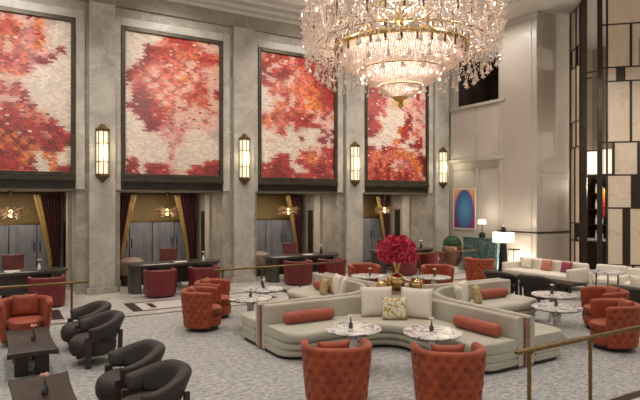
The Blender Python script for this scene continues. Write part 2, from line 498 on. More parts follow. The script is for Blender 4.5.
# murals
PAL = {'W': (224,206,188), 'P': (222,180,162), 'K': (204,130,120), 'R': (178,60,48), 'D': (136,36,36),
       'S': (210,112,86), 'O': (218,124,66), 'G': (194,176,160), 'Y': (206,178,90)}
ART = [
["SPPPOPGWW","RSPKOPWWW","SRKKRPWWW","OSKKOPWWW","PSKKOPWDW","PSSKPKDWW","RRSKDDWWW","RSRKWWWWW","SSSPWWWWW","PPWWWWWWW",
 "PRPWWWWWW","RSDWWWWWW","PPDPWWWWW","RSSDWWWWW","RRKSSPWWW","DRRRSDRWW","RDRRRDDRW","DODRRKRDR","ODODRDDRD","RODOSDDRW",
 "RDOOWOOWW","RRODWWOWW","RRRDWWODD"],
["WWWWWWSRRRRSPPPP","WWWWWKSSSRRSSPPP","WWWDDRRRSSSSSRSS","WWWDRRRRSSSORRRR","WWWDRSRSSKPPSSSP","WWDRSSPSSSPRKPPP",
 "WDRSPSRSSPSPKKPP","DRSSPSSSPOSPSKPP","DSSPRSPSSSPSRKPP","PSRSPSSPSPPSRRPD","PRDSSSPSPSSRSKPR","WDDRSPSSPSRSSRPP",
 "WDDDRSPSPPSPSSPP","DDDDRRSSPSPPPPSP","WDDDRRSKPPPPPPPP","WWDDRRSKPPPPPSPP","WWWDDRKKPKPPPPPP","WWWDDKPKKPPWWPPG",
 "WWWWWPKPKPWWWWGG","WWWWWWPPKPWWWWWW","WWWWWWWKPWWWWWWW","WWWWWWWPWWWWWWWW","WWWWWWWKWWWWWWWW","RRWWWWWPWWWWWRRR",
 "DDWRRDRPWWWRRDDD","DDWDDRDKPPRDRDDD"],
["PRPRRRPRRRDDDDRR","SRRSPSKRRRRRDDDD","RRPPRRSSSRRRDDDD","DPRRDDRPSSRRRDDD","PDRDDRPSSSSRRRRD","RPPRSPPSSSORRDDD",
 "RRRPSPSSOSOORRRD","WPSSSSSSSOROORRR","WPRPRRPSSOOORRRR","WWPPPRPSSPOOORRR","WWPSOSPRSOOOORSR","WWPOSPRSOSPSPSRP",
 "PPORSRORRSDSPDPS","RORSSRRRRDSPPPPP","OOSSSSPRRRRRRPPP","PSPSSGGRGGWWWDPD","WWPSRWWPWWWWPPDW","WWWWPWWWDWWWDDWD",
 "WPPWWWWWWWWWWDWP","WWWWWWWWWWPPPRRR","WWWWWWWWSROSPSRR","WWWRRRWPOSOOSRRR","WWRDRRWRRSSORRRR","RRDDRRWWPRRRDDRD",
 "DRDDRDRWWPRDDDRS","RRDDDRRRRRRRDDDR"],
["RRRSSKKPPPKKPPPP","RRSSKKPPPPKKPPPP","RRRSKKPPPPPKPPPP","RRRSSKPPPPKKPPPP","DDRRPPPPPPPPDDPP","DRRRDPPPPPPPPDPP",
 "DRRRDPPPYYPPKKKK","RRRRRPPYYYPPKKKK","RRRKKPPPPPKPPKPP","RRRRKWWWWWKKPPKP","DRRPSWWWWWPDPKPP","DDPWWWWWWWDDPPKP",
 "DRRPWWWWWWRRPPPS","RRRRWWWWORRDPSPP","DRRPWWWWORRPSSPP","DDPWWWWWWRRPPPRP","WWWWWWWOSRWWPDDP","WWWWWWPSWWWDDRDP",
 "DDWPDRRSSOWWWRWW","RSSSRSSOOOOOOPDW","RSSOSSSSSSSOORDD","RSSRSSRPPKKSOODD","SSRDSDPPSKKRSOOD","SRDSRDRPSSRKRSOD",
 "RSDRSRRSDSDRSRPD","SRDRRDSRDRDRSRRP"]]
LAB = ["red and white flower mural with orange petals, at far left edge of the photo",
       "mural with one large salmon bloom over white, second from the left",
       "red mural with orange centre and white lower middle, third from the left",
       "narrowest looking red mural behind the chandelier drops, nearest the corner"]
NC, NR = 30, 76
for bi, b_ in enumerate(BAYS):
    X0, X1, Z0, Z1 = b_-1.44, b_+1.44, 3.06, 7.14
    root = thing('mosaic_mural', LAB[bi], 'mural', (b_, WY, Z0), 0, 'tile murals on the marble wall')
    rows = ART[bi]
    if bi == 0:  # the part left of the photograph mirrors the visible half
        rows = [r[7:0:-1] + r for r in rows]
    # frame
    bm = bmesh.new(); F = 0.11
    x0, x1, z0, z1 = -1.44, 1.44, 0, Z1-Z0
    for a in ((x0, z0, x0+F, z1), (x1-F, z0, x1, z1), (x0+F, z1-F, x1-F, z1), (x0+F, z0, x1-F, z0+F)):
        box(bm, a[0], -0.09, a[1], a[2], -0.002, a[3])
    obj('frame', bm, 'bronze', root, smooth=False, bevel=.008)
    # tiles
    me = bpy.data.meshes.new('tile_field')
    V, Fc, Cc = [], [], []
    iw, ih = (x1-x0-2*F), (z1-z0-2*F)
    tw, th = iw/NC, ih/NR
    rr = random.Random(50+bi)
    nrw, ncl = len(rows), len(rows[0])
    for r in range(NR):
        for c in range(NC):
            u = (c+.5+rr.uniform(-.45, .45))/NC*ncl; v = (r+.5+rr.uniform(-.5, .5))/NR*nrw
            ch = rows[min(nrw-1, max(0, int(v)))][min(ncl-1, max(0, int(u)))]
            ub, vb = (c+.5)/NC*ncl-.5, (r+.5)/NR*nrw-.5
            iu, iv = int(math.floor(ub)), int(math.floor(vb)); fu, fv_ = ub-iu, vb-iv
            mix = [0, 0, 0]
            for (du, dv, wgt) in ((0, 0, (1-fu)*(1-fv_)), (1, 0, fu*(1-fv_)), (0, 1, (1-fu)*fv_), (1, 1, fu*fv_)):
                pc = PAL[rows[min(nrw-1, max(0, iv+dv))][min(ncl-1, max(0, iu+du))]]
                for q_ in range(3): mix[q_] += pc[q_]*wgt
            run = 0.25 + 0.5*rr.random()
            col = [a_*(1-run)+b__*run for a_, b__ in zip(PAL[ch], mix)]
            if ch not in 'WG' and rr.random() < .05: col = PAL[rr.choice('SPRK')]
            j = rr.uniform(.96, 1.1)
            if ch in 'RSKOD': j = rr.uniform(.84, 1.18)
            col = [min(255, q*j) for q in col]
            xx = x0+F+c*tw + (tw/2 if r % 2 else 0); xe = min(xx+tw-.0015, x1-F)
            zt = z1-F-r*th; zb = zt-th
            yb, yf = -0.012, -0.028
            k = len(V)
            V += [(xx, yb, zt), (xe, yb, zt), (xe, yf, zb+.002), (xx, yf, zb+.002), (xe, yb, zb+.001), (xx, yb, zb+.001)]
            Fc += [(k+3, k+2, k+1, k), (k+5, k+4, k+2, k+3)]
            Cc += [srgb(*col)]*8
    me.from_pydata(V, [], Fc)
    ca = me.color_attributes.new('TileColor', 'FLOAT_COLOR', 'CORNER')
    for i, cc in enumerate(Cc): ca.data[i].color = cc
    me.materials.append(M['art'])
    o = bpy.data.objects.new('tile_field', me); C.objects.link(o); o.parent = root
    bm = bx(x0+F, -0.011, z0+F, x1-F, -0.002, z1-F)
    obj('backing', bm, 'blush', root, smooth=False)
    # pale architrave round the mural
    bm = bmesh.new(); A = .22
    for a in ((b_-1.44-A, OPEN, b_-1.44, Z1+A), (b_+1.44, OPEN, b_+1.44+A, Z1+A), (b_-1.44, Z1, b_+1.44, Z1+A)):
        box(bm, a[0], WY-.06, a[1], a[2], WY, a[3])
    struct('trim_architrave', bm, 'wall_light', smooth=False, bevel=.012)
    # ledge and slatted grille
    g = thing('air_grille', ['far left', 'second', 'third', 'fourth'][bi] + ' dark slatted air grille from the left, below its mural', 'grille', (b_, WY, 2.73), 0, 'air grilles under the murals')
    obj('ledge', bx(-1.44, -.12, .22, 1.44, -.002, .32), 'bronze', g, bevel=.006)
    obj('housing', bx(-1.44, -.03, 0.0, 1.44, -.002, .22), 'black', g, smooth=False)
    bm = bmesh.new()
    for k in range(72):
        xx = -1.42 + k*2.84/72
        box(bm, xx, -.06, .02, xx+.018, -.03, .2)
    box(bm, -1.44, -.07, 0, 1.44, -.03, .02); box(bm, -1.44, -.07, .2, 1.44, -.03, .22)
    obj('slats', bm, 'bronze', g, smooth=False)

# wall sconces
sc = thing('wall_sconce', 'lit brass wall sconce left of all, between the first and second murals', 'sconce', (2.46, WY-.145, 0), 0, 'wall sconces on the pilasters')
bm = bmesh.new(); half = lambda r, z, n=10: [(r*cos(pi+pi*i/n), -r*abs(sin(pi*i/n))*1.0, z) for i in range(n+1)] + [(r*.2, 0.0, z), (-r*.2, 0.0, z)]
sc.location.z = 3.0
loft([half(.155, .13), half(.155, 1.25)], bm)
obj('lamp_glass', bm, 'sconce', sc, angle=60)
bm = bmesh.new()
for a in range(5):
    an = pi*a/4
    x, y = .165*cos(an), -.165*sin(an)
    tube([(x, y-.001, .1), (x, y-.001, 1.28)], .012, 6, bm)
for z in (.13, .45, .93, 1.25):
    tube([(.166*cos(pi*i/12), -.166*sin(pi*i/12)-.002, z) for i in range(13)], .011, 6, bm)
obj('frame', bm, 'brass', sc)
bm = bmesh.new()
loft([half(.05, 1.44), half(.09, 1.38), half(.18, 1.31), half(.18, 1.25)], bm)
obj('top_cap', bm, 'brass', sc)
bm = bmesh.new()
loft([half(.18, .13), half(.18, .07), half(.09, .0), half(.03, -.09)], bm)
obj('bottom_cap', bm, 'brass', sc)
SL = ['lit brass wall sconce on the second pilaster, between the salmon bloom and orange centred murals',
      'lit brass wall sconce under the chandelier, between the third and fourth murals',
      'lit brass wall sconce nearest the corner, right of the last mural']
for p, l in zip(PIERS[2:], SL):
    dup(sc, (p+.08, WY-.145, 3.0), 0, l)

# right hand wall with balcony
bm = bmesh.new()
box(bm, WX, 12.6, 0, WX+.25, WY, 3.9)
box(bm, WX, 12.6, 7.7, WX+.25, WY, CEIL)
box(bm, WX, 15.15, 3.9, WX+.25, WY, 7.7)
struct('wall_right', bm, 'panel_wall', smooth=False)
bm = bmesh.new()
box(bm, WX-.12, 12.6, 3.9, WX+.2, 15.15, 5.8)
struct('wall_balcony', bm, 'panel_wall', smooth=False, bevel=.01)
bm = bmesh.new()
box(bm, WX-.2, 12.6, 5.80, WX+.25, 15.2, 5.90); box(bm, WX-.2, 12.6, 3.86, WX+.2, 15.2, 3.96)
for yy in (12.7, 13.9, 15.08):
    box(bm, WX-.15, yy, 3.96, WX-.1, yy+.07, 5.80)
struct('trim_balcony', bm, 'cornice', smooth=False, bevel=.01)
bm = bmesh.new()
for (y0, y1, z0, z1) in ((12.95, 13.9, .3, 3.6), (14.1, 15.2, .3, 3.6)):
    t = .035
    for a in ((y0, z0, y0+t, z1), (y1-t, z0, y1, z1), (y0, z0, y1, z0+t), (y0, z1-t, y1, z1)):
        box(bm, WX-.02, a[0], a[1], WX, a[2], a[3])
struct('trim_panelling', bm, 'cornice', smooth=False)
bm = bmesh.new()
box(bm, 17.6, 12.6, 5.6, 17.8, 15.6, CEIL); box(bm, WX+.25, 12.6, 5.5, 17.6, 15.3, 5.6); box(bm, WX+.25, 15.28, 5.6, 17.6, 15.36, 7.7); box(bm, WX+.25, 12.95, 7.7, 17.6, 15.36, 7.78)
struct('wall_balcony_room', bm, 'barwall', smooth=False)
# shelf of the balcony room
sh = thing('display_case', 'dark glazed display case behind the balcony parapet, high up', 'cabinet', (16.9, 14.36, 5.6))
obj('body', bx(0, -.86, 0, .4, .86, 1.75), 'black', sh, bevel=.02)
obj('cornice', bx(-.06, -.9, 1.75, .42, .9, 1.84), 'barwall', sh, bevel=.01)
for k in range(3):
    obj('door', bx(-.03, -.84+k*.56, .08, 0, -.31+k*.56, 1.68), 'bronze_frame', sh, bevel=.01)

# big lacquered column
CX0, CX1, CY0, CY1 = 14.74, 16.6, 11.35, 12.9
struct('wall_column', bx(CX0, CY0, 0, CX1, CY1, CEIL), 'column', smooth=False, bevel=.03)
bm = bmesh.new()
t = .03
for (y0, y1, z0, z1) in ((11.55, 12.75, .25, 1.3), (11.55, 12.75, 1.55, 8.2)):
    for a in ((y0, z0, y0+t, z1), (y1-t, z0, y1, z1), (y0, z0, y1, z0+t), (y0, z1-t, y1, z1)):
        box(bm, CX0-.012, a[0], a[1], CX0, a[2], a[3])
for (x0, x1, z0, z1) in ((14.95, 16.4, .25, 1.3), (14.95, 16.4, 1.55, 3.2), (14.95, 16.4, 3.35, 8.2)):
    for a in ((x0, z0, x0+t, z1), (x1-t, z0, x1, z1), (x0, z0, x1, z0+t), (x0, z1-t, x1, z1)):
        box(bm, a[0], CY0-.012, a[1], a[2], CY0, a[3])
struct('trim_column', bm, 'panel_wall', smooth=False)
bm = bmesh.new()
box(bm, CX0-.03, CY0-.03, 1.40, CX1, CY0, 1.45); box(bm, CX0-.03, CY0, 1.40, CX0, CY1, 1.45)
struct('trim_dado', bm, 'bronze_frame', smooth=False)
# bar room behind the screen
bm = bmesh.new(); box(bm, 20.5, -6, 0, 20.7, 18, 3.5); box(bm, 16.6, 13.2, 0, 20.5, 13.4, 3.5)
struct('wall_bar', bm, 'barwall', smooth=False)
bm = bmesh.new(); box(bm, 20.5, -6, 4.45, 20.7, 18, CEIL); box(bm, 16.6, 13.2, 4.45, 20.5, 13.4, CEIL)
struct('wall_bulkhead', bm, 'barupper', smooth=False)
bm = bmesh.new(); box(bm, 20.52, -6, 3.5, 20.68, 18, 4.45); box(bm, 16.6, 13.22, 3.5, 20.5, 13.38, 4.45)
w = struct('window_1', bm, 'windowglow', smooth=False)
bs = thing('bar_counter', 'dark bar counter beyond the screen opening', 'counter', (18.6, 11.2, 0))
obj('body', bx(-.4, -1.6, 0, .4, 1.6, 1.02), 'barwall', bs, bevel=.02)
obj('top', bx(-.46, -1.66, 1.02, .46, 1.66, 1.07), 'tablemarble', bs, bevel=.01)
br = thing('bottle_shelf', 'tall lit back bar shelf beyond the screen opening', 'shelf', (20.1, 12.0, 0))
obj('back_panel', bx(.2, -1.3, 0, .38, 1.0, 3.3), 'black', br, bevel=.01)
for z in (.9, 1.5, 2.1, 2.7):
    obj('shelf_board', bx(-.1, -1.3, z, .2, 1.0, z+.04), 'brass', br)
btl = lathe([(0, 0), (.045, 0), (.045, .2), (.018, .27), (.018, .36), (0, .36)], 10)
bo = obj('bottle', btl, 'glassw'); bo.location = (20.1, 10.8, .94)
k = 0
for zi, zn in zip((.94, 1.54, 2.14, 2.74), ('lowest', 'second lowest', 'second highest', 'highest')):
    for j in range(9):
        q = bo if (zi == .94 and j == 0) else bo.copy()
        if q is not bo: C.objects.link(q)
        q.location = (20.08, 10.85 + j*.24, zi)
        tag(q, 'pale bottle in the row on the %s shelf of the back bar' % zn, 'bottle', 'bottles on the %s back bar shelf' % zn)
for (x, y, l) in ((17.35, 10.78, 'left one of two amber to crimson glass tube lamps seen through the screen'),
                  (17.55, 10.53, 'right one of two amber to crimson glass tube lamps seen through the screen')):
    p = thing('tube_lamp', l, 'lamp', (x, y, 1.9), 0, 'amber tube lamps')
    obj('glass_tube', lathe([(0, 0), (.04, .0), (.045, .06), (.045, .9), (.03, .95), (0, .95)], 14), 'ambertube', p)
    obj('cable', tube([(0, 0, .95), (0, 0, CEIL-1.9)], .008, 6), 'black', p)

# folded bronze and onyx screen
S_far, S_p0, S1, S2 = Vector((15.93, 10.99)), Vector((15.09, 9.98)), Vector((15.24, 9.58)), Vector((17.45, 7.45))
scr = thing('folding_screen', 'tall bronze lattice screen with pale onyx panels at right edge', 'screen', (15.3, 9.7, 0))
def wpt(a, b, u, z, off=0):
    d = (b-a).normalized(); nrm = Vector((-d.y, d.x))
    p = a + d*u + nrm*off - Vector((15.3, 9.7))
    return (p.x, p.y, z)
def wbox(bm, a, b, u0, u1, z0, z1, t):
    q = [wpt(a, b, u0, z0, -t), wpt(a, b, u1, z0, -t), wpt(a, b, u1, z0, t), wpt(a, b, u0, z0, t)]
    q2 = [(x, y, z1) for x, y, _ in q]
    loft([q, q2], bm)
def fold(a, b, hs, vs, fills, clear=()):
    L = (b-a).length
    bm = bmesh.new()
    for z in hs: wbox(bm, a, b, 0, L, z-.02, z+.02, .022)
    for (u, w_, z0, z1) in vs: wbox(bm, a, b, u-w_/2, u+w_/2, z0, z1, .04)
    obj('lattice', bm, 'bronze_frame', scr, smooth=False)
    for (u0, u1, z0, z1, m_) in fills:
        bm = bmesh.new(); wbox(bm, a, b, u0, u1, z0, z1, .012)
        obj('onyx_pane', bm, m_, scr, smooth=False)
# front face: heights from the photograph's bands
Z = lambda y, d=15.9: 2.4 + (202-y)*d/548
za, zb, zc, zd, ze, zf, zg = Z(24), Z(67), Z(81), Z(142), Z(175), Z(208), Z(265)
L = (S2-S1).length
T = CEIL-.012
vs = [(.0, .13, 0, T), (.19, .04, 0, T), (.82, .06, zb, za), (.55, .24, zc, zb), (.82, .06, zd, zc), (.36, .06, ze, zd), (1.02, .07, ze, zd),
      (.96, .28, zf, ze), (.70, .2, zg, zf), (.88, .07, 0, zg), (1.5, .06, 0, T), (2.3, .08, 0, T), (L, .12, 0, T)]
fills = [(.21, 1.47, za, T, 'onyx'), (.21, .79, zb, za, 'onyx'), (.85, 1.02, zb, za, 'onyx'), (1.06, 1.47, zb, za, 'onyxgreen'), (.21, .43, zc, zb, 'onyx'),
         (.67, 1.47, zc, zb, 'onyx'), (.21, .79, zd, zc, 'onyx'), (.85, 1.47, zd, zc, 'onyx'), (.39, .99, ze, zd, 'onyx'),
         (1.06, 1.47, ze, zd, 'onyx'), (.21, .82, zf, ze, 'onyx'), (.21, .60, zg, zf, 'onyx'), (.80, 1.47, zg, zf, 'onyx'),
         (.21, .84, .12, zg, 'onyx'), (.92, 1.47, .12, zg, 'onyx'),
         (1.53, 2.26, zb, za, 'onyx'), (1.53, 2.26, zd, zc, 'onyx'), (1.53, 2.26, zf, zd, 'onyx'), (1.53, 2.26, .12, zg, 'onyx'),
         (2.34, L-.06, zd, zb, 'onyx'), (2.34, L-.06, zg, zf, 'onyx')]
fold(S1, S2, [.08, zg, zf, ze, zd, zc, zb, za, T-.025], vs, fills)
# opening leaf between the two posts (clear), with a few cross bars
fold(S_p0, S1, [.08, Z(150), Z(176), Z(76), Z(70), T-.025], [(0, .17, 0, T)], [])
# the receding leaf on the left
L2 = (S_p0-S_far).length
fold(S_far, S_p0, [.08, 1.2, 1.75, 4.1, 4.9, 6.6, 7.2, T-.025],
     [(0.02, .08, 0, T), (.5, .05, 0, 4.1), (.62, .05, 4.1, T), (1.0, .05, 0, T)],
     [(.05, .48, 1.2, 4.1, 'onyx'), (.52, .98, 1.75, 4.1, 'onyx'), (.05, .6, 4.9, 6.6, 'onyx'), (.65, .98, 4.1, 6.6, 'onyx'),
      (.05, .6, 7.2, T, 'onyxgreen'), (.05, .48, .1, 1.2, 'onyx'), (.52, .98, .1, 1.2, 'onyx'), (1.03, L2-.1, 1.2, 7.2, 'onyx'),
      (.65, .98, 7.2, T, 'onyxgreen')])

# ------------------------------------------------------------------ alcoves: desks, cabinets, curtains, pendants
WORDS = ['far left', 'second from left', 'third from left', 'fourth from left']
# cabinets at the back of an alcove
cab = None
def make_cabinet(x):
    r = thing('wall_cabinet', 'tall slate grey cabinet', 'cabinet', (x, 18.28, 0), 0, 'slate cabinets in the alcoves')
    obj('body', bx(-1.43, -.42, 0, 1.43, 0, 1.76), 'desk', r, smooth=False)
    obj('top', bx(-1.44, -.46, 1.76, 1.44, 0, 1.80), 'brass', r, smooth=False)
    for k in range(4):
        d = obj('door', bx(-1.41+k*.71, -.45, .06, -.73+k*.71, -.42, 1.74), 'cabinet', r, bevel=.006)
        xx = -1.41+k*.71 + (.62 if k % 2 == 0 else .06)
        obj('handle', bx(xx-.012, -.475, .95, xx+.012, -.45, 1.25), 'black', d, bevel=.004)
    return r
cab = make_cabinet(BAYS[0])
cab['label'] = 'slate grey cabinet at back of the far left alcove'
for b_, w_ in zip(BAYS[1:], WORDS[1:]):
    dup(cab, (b_, 18.28, 0), 0, 'slate grey cabinet at back of the alcove %s' % w_)

def curtain_panel(root, name, m, fn, nu=40, nv=18, th=.03):
    """fn(u,v) -> x,y,z ; u across, v down"""
    bm = bmesh.new()
    g = [[bm.verts.new(fn(i/nu, j/nv)) for i in range(nu+1)] for j in range(nv+1)]
    for j in range(nv):
        for i in range(nu):
            bm.faces.new((g[j][i], g[j][i+1], g[j+1][i+1], g[j+1][i]))
    o = obj(name, bm, m, root, angle=180)
    s = o.modifiers.new('Solid', 'SOLIDIFY'); s.thickness = th
    return o
def make_curtain(side):
    # side=-1: hangs at left jamb (x from 0 to the right), side=+1 mirrored
    r = thing('curtain', 'drape', 'curtain', (0, 0, 0), 0, 'wine and gold drapes in the alcoves')
    H = 2.6
    s = -side
    def wide(v):
        return .5*(1-v)**1.3 + .2 if v < .75 else (.5*(.25)**1.3 + .2 + (v-.75)*.5)
    def wine(u, v):
        w = wide(v)*.72
        return (s*(u*w), .04*sin(u*38+v*1.5), H*(1-v)+.02)
    def gold(u, v):
        w = wide(v)
        a = w*.70; b = w
        return (s*(a+u*(b-a)), -.03+.015*sin(u*16+v), H*(1-v)+.02)
    curtain_panel(r, 'outer_cloth', 'curtainwine', wine)
    curtain_panel(r, 'lining', 'curtaingold', gold, 24)
    return r
cl = make_curtain(-1); cr = make_curtain(1)
rod = None
for i, (b_, w_) in enumerate(zip(BAYS, WORDS)):
    for s, src, nm in ((-1, cl, 'left'), (1, cr, 'right')):
        if i == 0:
            src.location = (b_+s*1.27, 17.45, 0); q = src
            q['label'] = '%s wine velvet drape with gold lining, %s alcove' % (nm, w_)
        else:
            dup(src, (b_+s*1.27, 17.45, 0), 0, '%s wine velvet drape with gold lining in the alcove %s' % (nm, w_))
    rd = obj('curtain_rod', tube([(b_-1.36, 17.45, 2.655), (b_+1.36, 17.45, 2.655)], .016, 8), 'black')
    tag(rd, 'thin dark curtain rod across the top of the alcove %s' % w_, 'curtain rod', 'curtain rods')

def make_pendant():
    r = thing('starburst_pendant', 'star', 'pendant lamp', (0, 0, 0), 0, 'starburst pendants in the alcoves')
    bm = sphere(bmesh.new(), (0, 0, 0), .06, 1, 1, 1.7)
    obj('bulb', bm, 'starbulb', r)
    bm = bmesh.new(); q = random.Random(5)
    for k in range(130):
        a = q.uniform(0, 2*pi); e = q.uniform(-.5, .5)
        R = q.uniform(.28, .44)
        d = Vector((cos(a)*cos(e), sin(a)*cos(e), sin(e)))
        tube([d*.07, d*R], [.010, .005], 4, bm)
    obj('rays', bm, 'amberbrass', r)
    obj('rod', tube([(0, 0, .07), (0, 0, .56)], .008, 6), 'brass', r)
    obj('ceiling_rose', lathe([(0, .6), (.07, .6), (.07, .565), (.02, .54), (0, .54)], 16), 'brass', r)
    return r
pn = make_pendant()
for i, (b_, w_) in enumerate(zip(BAYS, WORDS)):
    l = 'lit brass starburst pendant hanging in the alcove %s' % w_
    if i == 0: pn.location = (b_, 16.1, 2.10); pn['label'] = l
    else: dup(pn, (b_, 16.1, 2.10), 0, l)

# desks
def make_desk():
    r = thing('reception_desk', 'desk', 'desk', (0, 0, 0), 0, 'reception desks in the alcoves')
    out = []
    def stad(hx, hy, z, n=10):
        p = []
        rr_ = hy*.9
        for cx, cy, a0 in ((hx-rr_, hy-rr_, 0), (-hx+rr_, hy-rr_, 90), (-hx+rr_, -hy+rr_, 180), (hx-rr_, -hy+rr_, 270)):
            for i in range(n+1):
                a = radians(a0+90*i/n); p.append((cx+rr_*cos(a), cy+rr_*sin(a), z))
        return p
    obj('top', loft([stad(1.26, .42, .69), stad(1.28, .44, .70), stad(1.28, .44, .755), stad(1.26, .42, .765)]), 'desk', r)
    for s in (-1, 1):
        bm = bmesh.new()
        prof = []
        for i in range(13):
            a = radians(90 + 180*i/12)
            prof.append((s*(.95 - .27*cos(a)*1.0), .34*sin(a)))
        q = [(x, y, 0.0) for x, y in prof]; q2 = [(x, y, .69) for x, y in prof]
        loft([q, q2], bm)
        obj('pedestal', bm, 'desk', r)
    obj('modesty_panel', bx(-.9, -.06, .2, .9, -.02, .69), 'desk', r, smooth=False)
    return r
dk = make_desk()
DW = ['grey stone reception desk in the far left alcove, partly cut by the photo edge',
      'grey reception desk behind two wine chairs in the second alcove from left',
      'grey reception desk in the third alcove from left, beyond the brass rail',
      'grey reception desk in the fourth alcove, behind the crimson bouquet']
for i, (b_, l) in enumerate(zip(BAYS, DW)):
    x = b_ - .12
    if i == 0: dk.location = (x+.05, 14.95, 0); dk['label'] = l
    else: dup(dk, (x, 14.95, 0), 0, l)

# ------------------------------------------------------------------ barrel shells
def shell(R0, R1, th, ztop, zbot, half, dimple=0.0, nseg=64, nz=14, flare=0.0, sy=1.0, rend=.06, tn=(16, 5), sq=0):
    """barrel wall round -y (its back), opening to +y. R0 bottom radius, R1 top radius"""
    secs = []
    for i in range(nseg+1):
        f = i/nseg
        a = -half + 2*half*f
        # rounded ends: shrink section near the ends
        edge = min(f, 1-f)*2*half*R1
        k = 1.0
        if edge < rend:
            k = sqrt(max(0.02, 1-((rend-edge)/rend)**2))
        zt, zb = ztop(a), zbot(a)
        zm = (zt+zb)/2
        t = th(a) if callable(th) else th
        sec = []
        prof = rrect(-t/2, t/2, zb, zt, min(t*.48, .07), 4)
        # subdivide the outer wall for tufting
        full = []
        for j in range(len(prof)):
            p, q = prof[j], prof[(j+1) % len(prof)]
            full.append(p)
            if abs(q[1]-p[1]) > .1:
                for m_ in range(1, nz):
                    full.append((p[0]+(q[0]-p[0])*m_/nz, p[1]+(q[1]-p[1])*m_/nz))
        for (nn, z) in full:
            nn *= k
            z2 = zm + (z-zm)*(1 - (1-k)*.15)
            fz = (z-zb)/max(1e-6, zt-zb)
            R = R0 + (R1-R0)*fz - t/2
            rad = R + nn
            if dimple and nn > t*.3 and .04 < fz < .93:
                uu = f*tn[0]; vv = fz*tn[1]
                j0 = round(vv*2)/2
                best = 9
                for jj in (j0-.5, j0, j0+.5):
                    if jj < .5 or jj > tn[1]-.3: continue
                    sh = 0 if abs(jj-round(jj)) < .1 else .5
                    ii = round(uu-sh)+sh
                    best = min(best, math.hypot(uu-ii, (vv-jj)*1.15))
                c1 = abs(sin(pi*(uu+vv)))*abs(sin(pi*(uu-vv)))
                rad += -dimple*1.3*math.exp(-(best/.2)**2) + dimple*.2*(c1**.6-.6)
            kk = (abs(sin(a))**sq + abs(cos(a))**sq)**(-1/sq) if sq else 1.0
            sec.append((rad*sin(a)*kk, -rad*cos(a)*sy*kk, z2))
        secs.append(sec)
    return loft(secs)

def make_tub(orange='chairred'):
    r = thing('tub_armchair', 'tub', 'armchair', (0, 0, 0), 0, 'burnt orange tufted tub chairs')
    def zt(a):
        f = max(0, (abs(a)-1.2)/1.1)
        return .76 - .03*min(1, f)**1.5
    obj('tufted_shell', shell(.36, .425, .10, zt, lambda a: .07, radians(122), .024, 150, 30, tn=(13, 3.5), sq=2.7), orange, r, angle=180)
    def oc(R, z, n=40):
        return [(R*cos(2*pi*i/n), (R*sin(2*pi*i/n))*(1.18 if sin(2*pi*i/n) > 0 else 1), z) for i in range(n)]
    obj('seat_cushion', loft([oc(.24, .29), oc(.275, .31), oc(.285, .36), oc(.28, .41), oc(.25, .44), oc(.12, .45)]), orange, r)
    obj('seat_base', loft([oc(.235, .07), oc(.27, .1), oc(.275, .24), oc(.25, .285)]), orange, r)
    obj('plinth', lathe([(0, .006), (.26, .006), (.27, .07), (0, .07)], 32), 'toe', r)
    return r

def make_lounge():
    r = thing('lounge_chair', 'lounge', 'armchair', (0, 0, 0), 0, 'charcoal barrel lounge chairs')
    def zt(a):
        f = min(1, max(0, (abs(a)-.5)/1.45))
        return .72 - .13*(f*f*(3-2*f))
    def zb(a):
        f = min(1, max(0, (abs(a)-.5)/1.45))
        return .34 + .08*f
    def th(a):
        f = min(1, abs(a)/1.9)
        return .15 - .03*f
    obj('curved_back', shell(.39, .45, th, zt, zb, radians(112), 0, 56, 6, rend=.12), 'charcoal', r, angle=180)
    def oc(R, z, n=40, dy=-.015):
        return [(R*cos(2*pi*i/n), dy+(R*sin(2*pi*i/n))*(1.15 if sin(2*pi*i/n) > 0 else 1), z) for i in range(n)]
    obj('seat', loft([oc(.22, .14), oc(.28, .16), oc(.305, .22), oc(.31, .30), oc(.29, .37), oc(.25, .41), oc(.12, .42)]), 'charcoal', r)
    for s in (-1, 1):
        bm = bmesh.new()
        loft([[(s*.325+dx, .14+dy, z) for dx, dy in ((-.025,-.045),(.025,-.045),(.025,.045),(-.025,.045))] for z in (.0, .45)], bm)
        obj('front_leg', bm, 'darkwood', r, smooth=False, bevel=.01)
        bm = bmesh.new()
        loft([[(s*(.225+.004*k)+dx, -.325-.004*k+dy, z) for dx, dy in ((-.025,-.03),(.025,-.03),(.025,.03),(-.025,.03))] for k, z in ((0, 0), (1, .3), (2.2, .50))], bm)
        obj('rear_leg', bm, 'darkwood', r, smooth=False, bevel=.008)
    return r

def make_barrel():
    r = thing('barrel_chair', 'wine', 'armchair', (0, 0, 0), 0, 'wine leather chairs at the desks')
    obj('curved_back', shell(.38, .41, .10, lambda a: .70, lambda a: .03, radians(120), 0, 48, 4, sq=2.8), 'redleather', r, angle=60)
    obj('seat', lathe([(0, .05), (.26, .05), (.285, .1), (.285, .38), (.24, .44), (0, .45)], 32), 'redleather', r)
    obj('plinth', lathe([(0, .0), (.31, .0), (.31, .03), (0, .03)], 32), 'toe', r)
    return r

# wine chairs at the desks (backs toward the lounge, facing the desks)
wb = make_barrel()
first = True
for i, (b_, w_) in enumerate(zip(BAYS, WORDS)):
    for s, nm in ((-1, 'left'), (1, 'right')):
        if i == 0 and s == -1: continue
        x = b_ - .12 + s*.58 + (.22 if i == 0 else -.03); y = 14.10
        l = '%s wine leather barrel chair pulled up to the desk %s' % (nm, w_)
        if i == 0: l = 'wine leather barrel chair at the desk cut by the left photo edge'
        if first: wb.location = (x, y, 0); wb['label'] = l; first = False
        else: dup(wb, (x, y, 0), 0, l)

